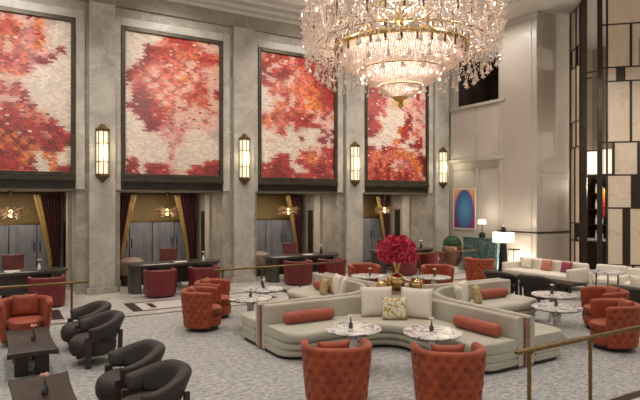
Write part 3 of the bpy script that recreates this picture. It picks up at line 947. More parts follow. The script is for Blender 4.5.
# tufted office chairs behind the desks
def make_office():
    r = thing('office_chair', 'office', 'chair', (0, 0, 0), 0, 'tufted office chairs behind the desks')
    secs = []
    W, H0, H1 = .23, .5, 1.06
    bm = bmesh.new()
    nu, nv = 24, 18
    for side in (0, 1):
        pass
    g = []
    for j in range(nv+1):
        row = []
        for i in range(nu+1):
            u = -1+2*i/nu; v = j/nv
            x = W*u*(1+.12*v); z = H0+(H1-H0)*v
            d = .018*sqrt(abs(sin(pi*(u*3+v*3))*sin(pi*(u*3-v*3))))
            row.append(bm.verts.new((x, -.03-d+.05*u*u, z)))
        g.append(row)
    for j in range(nv):
        for i in range(nu):
            bm.faces.new((g[j][i], g[j][i+1], g[j+1][i+1], g[j+1][i]))
    o = obj('backrest', bm, 'officeleather', r, angle=180)
    sm = o.modifiers.new('Solid', 'SOLIDIFY'); sm.thickness = .09; sm.offset = -1
    obj('seat', loft([[(x*s_, y*s_-.28, z) for x, y in ((-.26,-.25),(.26,-.25),(.28,.24),(-.28,.24))] for s_, z in ((.9, .40), (1, .42), (1, .5), (.9, .52))]), 'officeleather', r, bevel=.02)
    obj('stem', tube([(0, -.25, .06), (0, -.25, .41)], .03, 12), 'brass', r)
    bm = bmesh.new()
    for k in range(5):
        a = 2*pi*k/5
        tube([(0, -.25, .08), (.28*cos(a), -.25+.28*sin(a), .045)], [.025, .018], 6, bm)
    obj('star_base', bm, 'brass', r)
    bm = bmesh.new()
    for k in range(5):
        a = 2*pi*k/5
        sphere(bm, (.28*cos(a), -.25+.28*sin(a), .028), .028, u=10, v=6)
    obj('casters', bm, 'black', r)
    return r
of = make_office()
for i, (b_, w_) in enumerate(zip(BAYS, WORDS)):
    l = 'rosy brown tufted office chair behind the desk %s' % w_
    if i == 0: of.location = (b_+.05, 16.0, 0); of['label'] = l
    else: dup(of, (b_+(.02 if i < 3 else -.1), 16.0, 0), 0, l)

# guest credenza cushions behind the desks: low taupe stools
st = thing('low_stool', 'stool', 'stool', (BAYS[1]-.95, 16.4, 0), 0, 'taupe stools in the alcoves')
obj('cushion', lathe([(0, .3), (.3, .3), (.36, .4), (.38, .55), (.34, .7), (.2, .78), (0, .8)], 28), 'desktaupe', st)
obj('base', lathe([(0, 0), (.28, 0), (.3, .3), (0, .3)], 28), 'darkwood', st)
st['label'] = 'taupe domed stool behind the second desk, left of its office chair'
dup(st, (BAYS[2]-.95, 16.4, 0), 0, 'taupe domed stool behind the third desk, left of its office chair')

# ------------------------------------------------------------------ the cross of four curved sofas
CC = Vector((6.65, 8.2))
def sofa_path(inset=0.18, R=1.17, L=2.9, n_arc=20, n_lin=10):
    pts = []
    c = inset + R
    for i in range(n_lin):
        pts.append((L - (L-c)*i/n_lin, inset, 0, 1))
    for i in range(n_arc+1):
        a = -pi/2 - (pi/2)*i/n_arc
        nx, ny = -cos(a), -sin(a)
        pts.append((c + R*cos(a), c + R*sin(a), nx, ny))
    for i in range(1, n_lin+1):
        pts.append((inset, c + (L-c)*i/n_lin, 1, 0))
    # refine the two ends for rounding
    out = []
    e = [0, .02, .05, .09, .14, .2, .27, .35]
    for d in e: out.append((L-d, inset, 0, 1))
    out += [p for p in pts if p[0] < L-.36 and p[1] < L-.36]
    for d in reversed(e): out.append((inset, L-d, 1, 0))
    s = [0]
    for a, b in zip(out, out[1:]): s.append(s[-1]+math.hypot(b[0]-a[0], b[1]-a[1]))
    return out, s
def sweep(sec, rend=0.0, z_of=None):
    P, S = sofa_path()
    secs = []
    T = S[-1]
    nmax = max(a for a, _ in sec)
    for (x, y, nx, ny), s in zip(P, S):
        e = min(s, T-s)
        cut = 0
        if e < rend: cut = rend*(1-sqrt(max(0, 1-((rend-e)/rend)**2)))*.85
        row = []
        for (nn, z) in sec:
            m_ = nn
            if nn > 0.03 and cut: m_ = .03 + (nn-.03)*(nmax-cut-.03)/(nmax-.03)
            row.append((x+nx*m_, y+ny*m_, z))
        secs.append(row)
    return loft(secs)
def make_sofa():
    r = thing('curved_sofa', 'sofa', 'sofa', (CC.x, CC.y, 0), 0, 'four sage sofas back to back')
    obj('seat_cushion', sweep(rrect(0.005, .86, .275, .43, .07, 5), .34), 'sofa', r, angle=50)
    obj('upper_roll', sweep(rrect(0.005, .825, .165, .268, .05, 4), .34), 'sofa', r, angle=50)
    obj('lower_roll', sweep(rrect(0.005, .79, .055, .158, .05, 4), .34), 'sofa', r, angle=50)
    obj('plinth', sweep(rrect(0.0, .70, .0, .058, .01, 1), .34), 'toe', r)
    obj('backrest', sweep(rrect(-.115, 0.0, .03, .735, .04, 4)), 'sofa', r, angle=50)
    return r
sf = make_sofa()
sf.rotation_euler[2] = pi
sf['label'] = 'front sage sofa with two large blush pillows, facing the camera'
dup(sf, (CC.x, CC.y, 0), pi/2, 'left sage sofa of the cross, its end roll beside the paired tub chairs')
dup(sf, (CC.x, CC.y, 0), -pi/2, 'right sage sofa of the cross, with a terracotta bolster and gold pillow')
dup(sf, (CC.x, CC.y, 0), 0, 'rear sage sofa of the cross, mostly hidden beyond the bouquet')
# divider console between the sofas
isl = thing('divider_console', 'rosewood cross shaped console dividing the four sofas, taupe top', 'console', (CC.x, CC.y, 0))
def star(z, g=.055, R=1.305, L=2.93, k=1.0):
    pts = []
    c = 1.35
    for q in range(4):
        ca, sa = cos(q*pi/2), sin(q*pi/2)
        loc = [(L, g), (c, g)] if False else []
        loc = [(L, -g), (L, g)]
        for i in range(17):
            a = -pi/2 - (pi/2)*i/16
            loc.append((c + R*cos(a), c + R*sin(a)))
        for x, y in loc:
            pts.append((x*ca - y*sa, x*sa + y*ca, z))
    return pts
obj('body', loft([star(0, .045, 1.31), star(.70, .045, 1.31)]), 'rosewood', isl, smooth=False)
obj('top', loft([star(.701, .045, 1.31), star(.722, .045, 1.31)]), 'islandtop', isl, smooth=False)

# pillows and bolsters
def pillow_bm(w, h, t, n=14):
    bm = bmesh.new()
    for sgn in (1, -1):
        g = []
        for j in range(n+1):
            row = []
            for i in range(n+1):
                u = -1+2*i/n; v = -1+2*j/n
                pz = (max(0, 1-u**4)*max(0, 1-v**4))**.55
                k = 1 - .07*(1-abs(v)**2)*abs(u)**3; l = 1 - .07*(1-abs(u)**2)*abs(v)**3
                row.append(bm.verts.new((u*w/2*k, sgn*t/2*pz, v*h/2*l + h/2)))
            g.append(row)
        for j in range(n):
            for i in range(n):
                bm.faces.new((g[j][i], g[j][i+1], g[j+1][i+1], g[j+1][i]))
    bmesh.ops.remove_doubles(bm, verts=bm.verts[:], dist=.0005)
    return bm
def pillow(w, h, t, m, loc, rz, tilt, label, group=None):
    r = obj('throw_pillow', pillow_bm(w, h, t), m, angle=180)
    r.location = loc; r.rotation_euler = (tilt, 0, rz)
    return tag(r, label, 'pillow', group)
def bolster(loc, rz, L, label):
    bm = lathe([(0, -L/2), (.05, -L/2), (.085, -L/2+.02), (.095, -L/2+.06), (.098, 0), (.095, L/2-.06), (.085, L/2-.02), (.05, L/2), (0, L/2)], 24)
    for v in bm.verts: v.co = Vector((v.co.z, v.co.y, v.co.x))
    o = obj('bolster', bm, 'bolster', angle=60); o.location = loc; o.rotation_euler = (0, 0, rz)
    return tag(o, label, 'bolster', 'terracotta bolsters')
Zs = .432
pillow(.58, .52, .16, 'blush', (CC.x-.98, CC.y-.62, Zs), radians(-24), radians(-14), 'large blush linen pillow at left of the front sofa corner')
pillow(.58, .52, .16, 'blush', (CC.x-.52, CC.y-1.06, Zs), radians(-56), radians(-14), 'large blush linen pillow at right of the front sofa corner')
pillow(.42, .38, .13, 'floral', (CC.x-.90, CC.y-.98, Zs), radians(-36), radians(-16), 'small pillow with gold floral print, in front of the large blush pair')
bolster((CC.x-2.18, CC.y-.36, Zs+.098), 0, .92, 'terracotta bolster on the left wing of the front sofa')
bolster((CC.x-.36, CC.y-2.28, Zs+.098), pi/2, .88, 'terracotta bolster on the right wing of the front sofa')
bolster((CC.x-.36, CC.y+2.2, Zs+.098), pi/2, .7, 'terracotta bolster on the far wing of the left sofa')
bolster((CC.x+2.15, CC.y-.36, Zs+.098), 0, .8, 'terracotta bolster on the right sofa, near its gold pillow')
pillow(.5, .46, .15, 'creamlinen', (CC.x-.48, CC.y+1.55, Zs), radians(-105), radians(-14), 'cream pillow beside the bolster on the left sofa')
pillow(.5, .46, .15, 'creamlinen', (CC.x-.62, CC.y+1.10, Zs), radians(-125), radians(-14), 'cream pillow nearest the corner of the left sofa')
pillow(.4, .36, .12, 'goldfab', (CC.x-.66, CC.y+1.75, Zs), radians(-105), radians(-14), 'small gold pillow on the left sofa')
pillow(.5, .46, .15, 'creamlinen', (CC.x+1.15, CC.y-.60, Zs), radians(28), radians(-14), 'cream pillow in the corner of the right sofa')
pillow(.5, .46, .15, 'creamlinen', (CC.x+.72, CC.y-.95, Zs), radians(55), radians(-14), 'cream pillow deepest in the corner of the right sofa')
pillow(.4, .36, .12, 'goldfab', (CC.x+1.42, CC.y-.68, Zs), radians(30), radians(-16), 'small round edged gold pillow on the right sofa, left of the bolster')

# ------------------------------------------------------------------ marble tables
def make_table(R=.41, H=.6):
    r = thing('marble_table', 'table', 'table', (0, 0, 0), 0, 'round veined marble tables')
    obj('table_top', lathe([(0, H-.035), (R-.03, H-.035), (R-.004, H-.025), (R, H-.012), (R-.008, H), (0, H)], 56), 'tablemarble', r)
    obj('rim_band', lathe([(R-.06, H-.045), (R-.035, H-.045), (R-.035, H-.035), (R-.06, H-.035)], 48), 'bronze', r)
    obj('pedestal', lathe([(0, .006), (.16, .006), (.16, .03), (.10, .09), (.065, .22), (.06, .4), (.09, H-.045), (0, H-.045)], 32), 'tablemarble', r)
    return r
tb = make_table()
TT = [(4.42, 6.50, 'veined marble table before the front sofa, left one of the pair'),
      (5.24, 5.74, 'veined marble table before the front sofa, right one of the pair'),
      (4.17, 9.56, 'veined marble table beside the paired tub chairs, the nearer one'),
      (4.85, 10.42, 'veined marble table behind another one at left, near the brass rail'),
      (8.34, 6.02, 'veined marble table between right sofa and tub chairs, the nearer one'),
      (9.41, 6.87, 'veined marble table between right sofa and tub chairs, the farther one'),
      (7.88, 10.95, 'veined marble table beyond the rear sofa, left of the bouquet'),
      (9.13, 9.95, 'veined marble table beyond the rear sofa, right of the bouquet')]
for i, (x, y, l) in enumerate(TT):
    if i == 0: tb.location = (x, y, 0); tb['label'] = l
    else: dup(tb, (x, y, 0), i*1.1, l)

# bud vases
def blossom(bm, c, r, q):
    for k in range(9):
        a = q.uniform(0, 2*pi); e = q.uniform(-.3, 1.2)
        d = Vector((cos(a)*cos(e), sin(a)*cos(e), sin(e)))
        p = Vector(c)+d*r*.6
        b0 = len(bm.verts)
        sphere(bm, (0, 0, 0), r*.42, 1, .5, 1, 6, 5)
        bm.verts.ensure_lookup_table()
        rot = Matrix.Rotation(a, 3, 'Z') @ Matrix.Rotation(e, 3, 'Y')
        for v in bm.verts[b0:]: v.co = rot @ v.co + p
def make_vase(m='smoke', fl='pink', s=1.0):
    r = thing('bud_vase', 'vase', 'vase', (0, 0, 0), 0, 'bud vases on the tables')
    obj('vase_body', lathe([(0, 0), (.03*s, 0), (.034*s, .01*s), (.036*s, .05*s), (.022*s, .09*s), (.012*s, .12*s), (.016*s, .14*s), (.0, .14*s)], 18), m, r)
    bm = bmesh.new(); q = random.Random(3)
    for k in range(3):
        a = 2.1*k
        tube([(0, 0, .11*s), (.02*s*cos(a), .02*s*sin(a), .19*s)], .003, 5, bm)
    obj('stems', bm, 'stem', r)
    bm = bmesh.new()
    for k in range(3):
        a = 2.1*k
        blossom(bm, (.024*s*cos(a), .024*s*sin(a), .2*s), .028*s, q)
    obj('blossoms', bm, fl, r)
    return r
v1 = make_vase('smoke', 'whitepetal', .85); v1.location = (4.40, 6.52, .6)
v1['label'] = 'small smoked vase on the left table before the front sofa'
for i, (x, y, z, l) in enumerate([(5.26, 5.78, .6, 'small smoked vase on the right table before the front sofa'),
                      (4.19, 9.6, .6, 'small smoked vase on the nearer marble table by the paired tub chairs'),
                      (4.85, 10.45, .6, 'small smoked vase on the marble table near the brass rail at left'),
                      (8.36, 6.05, .6, 'small smoked vase on the nearer marble table by the right tub chairs'),
                      (9.41, 6.9, .6, 'small smoked vase on the farther marble table by the right tub chairs'),
                      (7.92, 10.9, .6, 'small smoked vase on the table beyond the rear sofa, left of the bouquet'),
                      (9.18, 9.98, .6, 'small smoked vase on the table beyond the rear sofa, right of the bouquet')]):
    dup(v1, (x, y, z), i*.7, l)
v2 = make_vase('smoke', 'pink', 1.0); v2['group'] = 'pink flower vases'
v2.location = (.50, 8.95, .402); v2['label'] = 'clear bud vase with pink flower on the farther dark coffee table'
dup(v2, (.46, 6.35, .402), 1, 'clear vase with pink lily on the nearest dark coffee table')
v3 = make_vase('glassw', 'pink', 1.15); v3['group'] = 'desk flowers'
v3.location = (.95, 14.85, .767); v3['label'] = 'pink posy in a vase on the far left desk'
dup(v3, (5.05, 14.85, .767), 1, 'pink posy in a vase on the second desk from left')
v4 = make_vase('black', 'whitepetal', 1.25); v4['group'] = 'desk flowers'
v4.location = (8.95, 14.95, .767); v4['label'] = 'white posy in a black pot on the third desk from left'
dup(v4, (13.1, 14.95, .767), 1, 'white posy in a black pot on the fourth desk from left')
# tablets and papers on desks
for i, (b_, w_) in enumerate(zip(BAYS, WORDS)):
    pp = obj('notepad', bx(-.16, -.11, 0, .16, .11, .012), 'paper', smooth=False); pp.location = (b_+.0, 14.78, .767)
    tag(pp, 'white notepad lying on the desk %s' % w_, 'notepad', 'notepads on the desks')

# ------------------------------------------------------------------ tub chairs
tub = make_tub()
def face(dx, dy): return math.atan2(dy, dx) - pi/2
TC = [(3.50, 5.50, face(.45, .9), 'burnt orange tub chair seen from behind, front left of the big sofa'),
      (4.52, 4.70, face(.55, .85), 'burnt orange tub chair seen from behind, front right of the big sofa'),
      (3.42, 10.02, face(.88, -.47), 'tufted tub chair left of the cross of sofas, nearer of its pair'),
      (3.98, 10.92, face(.8, -.6), 'tufted tub chair left of the cross of sofas, farther of its pair'),
      (8.72, 5.28, face(-.78, .62), 'burnt orange tub chair by the right edge, nearer of its pair'),
      (9.88, 6.17, face(-.9, .42), 'burnt orange tub chair by the right edge, farther of its pair'),
      (.46, 10.5, face(-.05, -1), 'burnt orange tub chair facing the camera at the left edge'),
      (8.35, 11.75, face(-.3, -1), 'tub chair beyond the rear table, left of the bouquet'),
      (9.85, 10.6, face(-.6, -.8), 'tub chair beyond the rear table, right of the bouquet'),
      (12.35, 11.5, face(.8, .3), 'orange tub chair by the teal marble chest, farthest back')]
for i, (x, y, rz, l) in enumerate(TC):
    if i == 0: tub.location = (x, y, 0); tub.rotation_euler[2] = rz; tub['label'] = l
    else: dup(tub, (x, y, 0), rz, l)
def inchair(i, dx, dy, rz, tilt, label, w=.40, m='chairred', z=.45):
    x, y, r0, _ = TC[i]
    c, s = cos(r0), sin(r0)
    pillow(w, w*.92, .13, m, (x+c*dx-s*dy, y+s*dx+c*dy, z), r0+rz, tilt, label, 'orange chair pillows')
inchair(2, 0.0, -.17, 0.1, radians(12), 'orange pillow standing in the nearer tub chair at left')
inchair(3, 0.0, -.17, -.1, radians(12), 'orange pillow standing in the farther tub chair at left')
inchair(4, 0.0, -.17, .1, radians(12), 'orange pillow in the nearer tub chair at right')
inchair(5, 0.0, -.17, -.1, radians(12), 'orange pillow in the farther tub chair at right')
inchair(6, 0.0, -.17, 0, radians(12), 'orange pillow in the tub chair at the left edge')

inchair(0, -.06, -.14, .15, radians(12), 'orange pillow inside the front left tub chair')
inchair(1, -.04, -.14, .1, radians(12), 'orange pillow inside the front right tub chair')
# ------------------------------------------------------------------ charcoal lounge chairs
lg = make_lounge()
LC = [(1.29, 8.78, face(-1, -.05), 'charcoal lounge chair at left, second farthest of its row of four'),
      (1.27, 9.74, face(-1, -.05), 'charcoal lounge chair at left, farthest of its row of four'),
      (1.33, 6.63, face(-1, .0), 'charcoal lounge chair at left, second nearest of its row of four'),
      (1.33, 5.63, face(-1, .0), 'charcoal lounge chair nearest the camera at bottom left'),
      (10.85, 9.38, face(1, .1), 'dark lounge chair behind the right sofa, left of two, before the cream sofa'),
      (10.98, 8.44, face(1, .1), 'dark lounge chair behind the right sofa, right of two, before the cream sofa')]
for i, (x, y, rz, l) in enumerate(LC):
    if i == 0: lg.location = (x, y, 0); lg.rotation_euler[2] = rz; lg['label'] = l
    else: dup(lg, (x, y, 0), rz, l)

# coffee tables
def make_coffee(hx, hy, H=.4):
    r = thing('coffee_table', 'coffee', 'table', (0, 0, 0), 0, 'dark wood coffee tables')
    def ol(z, k=1.0):
        p = []
        n = 10
        for i in range(n): # concave sides
            u = -1+2*i/n; p.append((hx*u, -hy+.05*(1-u*u)))
        for i in range(n):
            u = -1+2*i/n; p.append((hx-.03*(1-u*u), hy*u))
        for i in range(n):
            u = 1-2*i/n; p.append((hx*u, hy-.05*(1-u*u)))
        for i in range(n):
            u = 1-2*i/n; p.append((-hx+.03*(1-u*u), hy*u))
        return [(x*k, y*k, z) for x, y in p]
    obj('table_top', loft([ol(H-.065, .985), ol(H-.055), ol(H-.006), ol(H, .99)]), 'darkwood', r)
    for s in (-1, 1):
        for t in (-1, 1):
            obj('leg', bx(s*hx*.42-.085, t*(hy-.42)-.10, 0, s*hx*.42+.085, t*(hy-.42)+.10, H-.065), 'darkwood', r, bevel=.012)
    return r
ct = make_coffee(.31, .8); ct.location = (.46, 9.02, .001); ct['label'] = 'dark wood coffee table before the left tub chair'
dup(ct, (.45, 6.3, .001), 0, 'dark wood coffee table at the bottom left corner')
ct2 = make_coffee(.3, .7); ct2.location = (12.25, 8.95, 0); ct2['label'] = 'small dark coffee table before the cream sofa at right'
ct2['group'] = 'dark wood coffee tables'

# ------------------------------------------------------------------ cream sofa by the column
cs = thing('cream_sofa', 'long cream sofa against the lacquered column', 'sofa', (13.5, 10.2, 0))
obj('base', bx(-.4, -1.12, .14, .5, 1.12, .27), 'creamlinen', cs, bevel=.03)
obj('seat_cushion', bx(-.42, -1.02, .27, .34, 1.02, .42), 'creamlinen', cs, bevel=.045, bseg=3)
obj('backrest', bx(.33, -1.12, .2, .5, 1.12, .72), 'creamlinen', cs, bevel=.05, bseg=3)
obj('arm', bx(-.4, -1.14, .2, .5, -1.0, .60), 'creamlinen', cs, bevel=.04, bseg=3)
obj('arm', bx(-.4, 1.0, .2, .5, 1.14, .60), 'creamlinen', cs, bevel=.04, bseg=3)
for x, y in ((-.33, -1.05), (.43, -1.05), (-.33, 1.06), (.43, 1.06), (-.33, .0)):
    obj('leg', bx(x-.02, y-.02, 0, x+.02, y+.02, .15), 'black', cs)
pillow(.36, .32, .12, 'salmon', (13.66, 10.23, .425), radians(-92), radians(-14), 'small salmon pillow on the cream sofa')
pillow(.36, .32, .12, 'magenta', (13.66, 9.59, .425), radians(-92), radians(-14), 'small magenta pillow on the cream sofa')
pillow(.36, .32, .12, 'creamlinen', (13.66, 10.92, .425), radians(-92), radians(-14), 'cream pillow at the far end of the cream sofa')

# cafe table and pale chair near the screen
ft = thing('cafe_table', 'round marble cafe table on thin black legs, before the bronze screen', 'table', (12.55, 7.7, 0))
obj('table_top', lathe([(0, .715), (.37, .715), (.39, .73), (.385, .75), (0, .75)], 40), 'tablemarble', ft)
for k in range(3):
    a = 2*pi*k/3+.5
    obj('leg', tube([(.28*cos(a), .28*sin(a), 0), (.26*cos(a), .26*sin(a), .715)], .016, 8), 'black', ft)
def box_chair(loc, rz, m, label, back=.72):
    r = thing('cream_armchair', label, 'armchair', loc, rz, 'cream armchairs')
    obj('seat_cushion', bx(-.3, -.25, .26, .3, .36, .42), m, r, bevel=.05, bseg=3)
    obj('backrest', bx(-.38, -.38, .14, .38, -.25, back), m, r, bevel=.05, bseg=3)
    for s in (-1, 1):
        obj('arm', bx(min(s*.3, s*.39), -.25, .14, max(s*.3, s*.39), .36, .56), m, r, bevel=.04, bseg=3)
        for yy in (-.32, .3):
            obj('leg', bx(s*.33-.02, yy-.02, 0, s*.33+.02, yy+.02, .15), 'black', r)
    obj('seat_base', bx(-.3, -.25, .14, .3, .34, .26), m, r, bevel=.02)
    return r
box_chair((13.75, 7.6, 0), face(-.9, -.2), 'creamlinen', 'cream armchair in front of the bronze screen, at right edge')
box_chair((13.9, 8.5, 0), face(-1, -.3), 'creamlinen', 'cream armchair behind the cafe table, its left neighbour')
# dark sofa with its back to the cross
ds = thing('dark_sofa', 'dark brown sofa back behind the right tub chairs', 'sofa', (11.3, 5.3, 0))
obj('base', bx(-.38, -1.4, .12, .45, 1.4, .28), 'charcoal', ds, bevel=.03)
obj('backrest', bx(-.42, -1.42, .12, -.24, 1.42, .70), 'charcoal', ds, bevel=.05, bseg=3)
obj('seat_cushion', bx(-.24, -1.25, .28, .44, 1.25, .43), 'charcoal', ds, bevel=.05, bseg=3)
for s in (-1, 1):
    obj('arm', bx(-.24, min(s*1.27, s*1.42), .2, .45, max(s*1.27, s*1.42), .58), 'charcoal', ds, bevel=.05, bseg=3)
    for xx in (-.34, .38):
        obj('leg', bx(xx-.025, s*1.3-.025, 0, xx+.025, s*1.3+.025, .13), 'black', ds)
pillow(.5, .48, .15, 'creamlinen', (11.22, 6.2, .433), radians(90), radians(12), 'cream pillow above the dark sofa back, left one')
pillow(.5, .48, .15, 'creamlinen', (11.22, 5.5, .433), radians(90), radians(12), 'cream pillow above the dark sofa back, right one')

# ------------------------------------------------------------------ handrails
def rail(x0, x1, y, posts, label, z=.9):
    r = thing('handrail', label, 'railing', ((x0+x1)/2, y, 0), 0, 'brass handrails')
    o = (x0+x1)/2
    def sec(x, k):
        return [(x-o, q[0], q[1]) for q in rrect(-.032*k, .032*k, z-.022*k, z+.022*k, .02*k, 3)]
    obj('rail', loft([sec(x0, .6), sec(x0+.02, 1), sec(x1-.02, 1), sec(x1, .6)]), 'brass', r)
    for p in posts:
        px = p-o
        bm = tube([(px, 0, .005), (px, 0, z-.09), (px, 0, z-.05), (px, 0, z-.02)], [.02, .02, .024, .045], 10)
        obj('post', bm, 'brass', r)
        obj('foot_plate', lathe([(0, 0), (.05, 0), (.05, .012), (.022, .02), (0, .02)], 16, cx=px), 'brass', r)
    return r
rail(4.46, 9.0, 3.68, (4.66, 5.68, 6.9, 8.2), 'brass handrail in the foreground at bottom right')
rail(-3.5, 1.55, 11.1, (1.25, .0, -1.4, -2.8), 'brass handrail behind the left edge tub chair')
rail(4.15, 7.5, 11.5, (4.35, 5.3, 6.3, 7.3), 'brass handrail behind the left marble tables')
rail(10.3, 12.9, 12.15, (10.6, 11.4, 12.8), 'pale brass handrail before the green planter and teal chest')

# ------------------------------------------------------------------ centre piece
ZT = .722
fv = thing('flower_bouquet', 'large crimson flower bouquet in a gold trumpet vase on the console', 'bouquet', (CC.x-.02, CC.y+.05, ZT))
obj('base_ball', lathe([(0, 0), (.06, .0), (.11, .03), (.155, .1), (.165, .16), (.15, .23), (.1, .29), (.05, .32), (0, .32)], 28), 'gold', fv)
obj('trumpet', lathe([(0, .32), (.04, .32), (.035, .37), (.05, .44), (.10, .56), (.12, .6), (.1, .6), (.03, .45), (0, .44)], 24), 'gold', fv)
fh = None
q = random.Random(9)
def fluff(q):
    bm = bmesh.new()
    for k in range(46):
        d = Vector((q.gauss(0, 1), q.gauss(0, 1), q.gauss(0, 1))).normalized()
        R = q.uniform(.07, .115)
        s = d.orthogonal().normalized(); s = Matrix.Rotation(q.uniform(0, 6), 3, d) @ s
        w = .018
        a = bm.verts.new(d*.02); b = bm.verts.new(d*R*.65+s*w); c = bm.verts.new(d*R); e = bm.verts.new(d*R*.65-s*w+d.cross(s)*.01)
        bm.faces.new((a, b, c, e))
    return bm
for k in range(84):
    t_ = (k+.5)/84
    el = math.asin(1-1.55*t_); az = k*2.39996
    R = q.uniform(.27, .34)
    p = (R*cos(el)*cos(az)*1.02, R*cos(el)*sin(az)*1.02, .72 + R*.86*sin(el))
    if fh is None:
        fh = obj('flower_head', fluff(q), 'crimson', fv, smooth=False); h = fh
    else:
        h = fh.copy(); C.objects.link(h)
    h.location = p; h.rotation_euler = (q.uniform(0, 6), q.uniform(0, 6), q.uniform(0, 6))
    s_ = q.uniform(.85, 1.15); h.scale = (s_, s_, s_)
obj('foliage_core', sphere(bmesh.new(), (0, 0, .72), .24, 1, 1, .8, 20, 12), 'crimson', fv)
def ball(loc, r, label, m='gold'):
    t_ = thing('mirrored_vase', label, 'vase', loc, 0, 'mirrored gold vases on the console')
    obj('vase_body', lathe([(0, 0), (r*.4, 0), (r*.85, r*.35), (r, r*.9), (r*.85, r*1.45), (r*.45, r*1.75), (r*.5, r*1.85), (0, r*1.8)], 28), m, t_)
    bm = bmesh.new(); qq = random.Random(int(r*1000))
    for k in range(7):
        a = 2*pi*k/7
        blossom(bm, (r*.4*cos(a), r*.4*sin(a), r*1.85), r*.3, qq)
    obj('white_blooms', bm, 'whitepetal', t_)
ball((CC.x-.35, CC.y+.08, ZT), .115, 'small mirrored gold vase left of the bouquet base')
ball((CC.x+.22, CC.y-.22, ZT), .135, 'round gold vase with white blooms right of the bouquet base')
ball((CC.x+.05, CC.y+.42, ZT), .1, 'small mirrored gold vase behind the bouquet base')

# ------------------------------------------------------------------ far corner objects
pl = thing('green_planter', 'copper bowl planter with clipped green dome, in the far corner', 'planter', (14.08, 14.4, 0))
obj('plinth', lathe([(0, 0), (.26, 0), (.26, .12), (0, .12)], 32), 'white', pl)
obj('bowl', lathe([(0, .12), (.2, .12), (.32, .3), (.37, .55), (.34, .78), (.30, .84), (.27, .84), (.27, .8), (0, .8)], 36), 'planter', pl)
bm = bmesh.new()
q = random.Random(2)
lathe([(.25, .8), (.29, .84), (.3, .95), (.26, 1.08), (.17, 1.17), (0, 1.2)], 32, bm)
for k in range(500):
    a = q.uniform(0, 2*pi); e = math.asin(q.uniform(.0, 1))
    p = Vector((.30*cos(a)*cos(e), .30*sin(a)*cos(e), .86+.34*sin(e)))
    n_ = Vector((cos(a)*cos(e), sin(a)*cos(e), sin(e)))
    s_ = n_.orthogonal().normalized()*.02
    v0 = bm.verts.new(p-s_); v1_ = bm.verts.new(p+s_); v2_ = bm.verts.new(p+n_*.04)
    bm.faces.new((v0, v1_, v2_))
obj('clipped_foliage', bm, 'leaf', pl, smooth=False)
te = thing('marble_chest', 'teal veined marble chest against the right wall below the print', 'chest', (14.42, 13.2, 0))
obj('body', bx(-.25, -.75, .06, .2, .75, 1.14), 'teal', te, bevel=.01)
obj('top', bx(-.27, -.77, 1.14, .2, .77, 1.18), 'teal', te, bevel=.006)
obj('plinth', bx(-.22, -.72, 0, .18, .72, .06), 'black', te)
for k in (0, 1):
    obj('door', bx(-.275, -.72+k*.73, .1, -.25, -.01+k*.73, 1.1), 'teal', te, bevel=.006)
tl = thing('table_lamp', 'small black lamp with white shade standing on the teal chest', 'lamp', (14.4, 13.3, 1.18))
obj('base', lathe([(0, 0), (.1, 0), (.11, .03), (.11, .12), (.08, .17), (.015, .19), (.012, .3), (.012, .52), (0, .52)], 24), 'black', tl)
obj('lamp_shade', lathe([(0, .46), (.15, .46), (.13, .62), (0, .62)], 28), 'shade', tl)
fpn = thing('framed_print', 'framed print of a blue oval on orange and magenta, right wall', 'picture', (WX, 14.58, 1.40))
bm = bmesh.new()
for a in ((-.56, 0, -.52, 1.5), (.52, 0, .56, 1.5), (-.52, 0, .52, .04), (-.52, 1.46, .52, 1.5)):
    box(bm, -.05, a[0], a[1], -.022, a[2], a[3])
obj('frame', bm, 'blush', fpn, smooth=False)
obj('print', bx(-.035, -.52, .04, -.022, .52, 1.46), 'halo', fpn, smooth=False)
fp = thing('floor_lamp', 'floor lamp with tapering black stand and white drum shade', 'lamp', (13.95, 12.0, 0))
obj('stand', lathe([(0, 0), (.17, 0), (.18, .02), (.15, .35), (.12, .8), (.09, 1.15), (.085, 1.4), (.07, 1.56), (.035, 1.64), (0, 1.66)], 28), 'black', fp)
obj('lamp_shade', lathe([(.10, 1.12), (.34, 1.12), (.33, 1.43), (.10, 1.43)], 36), 'shade', fp)
sb = thing('side_table', 'small dark side table with a thin round top beside the floor lamp', 'table', (14.1, 11.9, 0))
sb.location = (14.42, 11.98, 0)
obj('table_top', lathe([(0, .86), (.2, .86), (.2, .885), (0, .885)], 28), 'bronze', sb)
obj('stem', lathe([(0, 0), (.12, 0), (.12, .015), (.015, .03), (.015, .86), (0, .86)], 20), 'bronze', sb)

# ------------------------------------------------------------------ chandelier
ch = thing('crystal_chandelier', 'huge tiered crystal chandelier hanging over the cross of sofas', 'chandelier', (CC.x+.03, CC.y, 0))
q = random.Random(21)
def ring(R, z, r=.02, seg=64):
    return tube([(R*cos(2*pi*i/seg), R*sin(2*pi*i/seg), z) for i in range(seg)], r, 6, closed=True)
for R, z, r_ in ((1.24, 5.31, .05), (.79, 4.9, .014), (.41, 4.6, .012), (.62, 6.05, .022), (1.62, 5.35, .016), (1.5, 6.2, .016)):
    obj('gold_ring', ring(R, z, r_), 'gold', ch)
obj('stem', lathe([(0, 4.3), (.03, 4.32), (.05, 4.4), (.02, 4.5), (.03, 5.1), (.09, 5.5), (.04, 5.7), (.1, 5.95), (.05, 6.1), (.03, 6.6), (.03, CEIL), (0, CEIL)], 20), 'gold', ch)
obj('ceiling_rose', lathe([(0, CEIL-.2), (.1, CEIL-.2), (.35, CEIL-.04), (.36, CEIL), (0, CEIL)], 28), 'gold', ch)
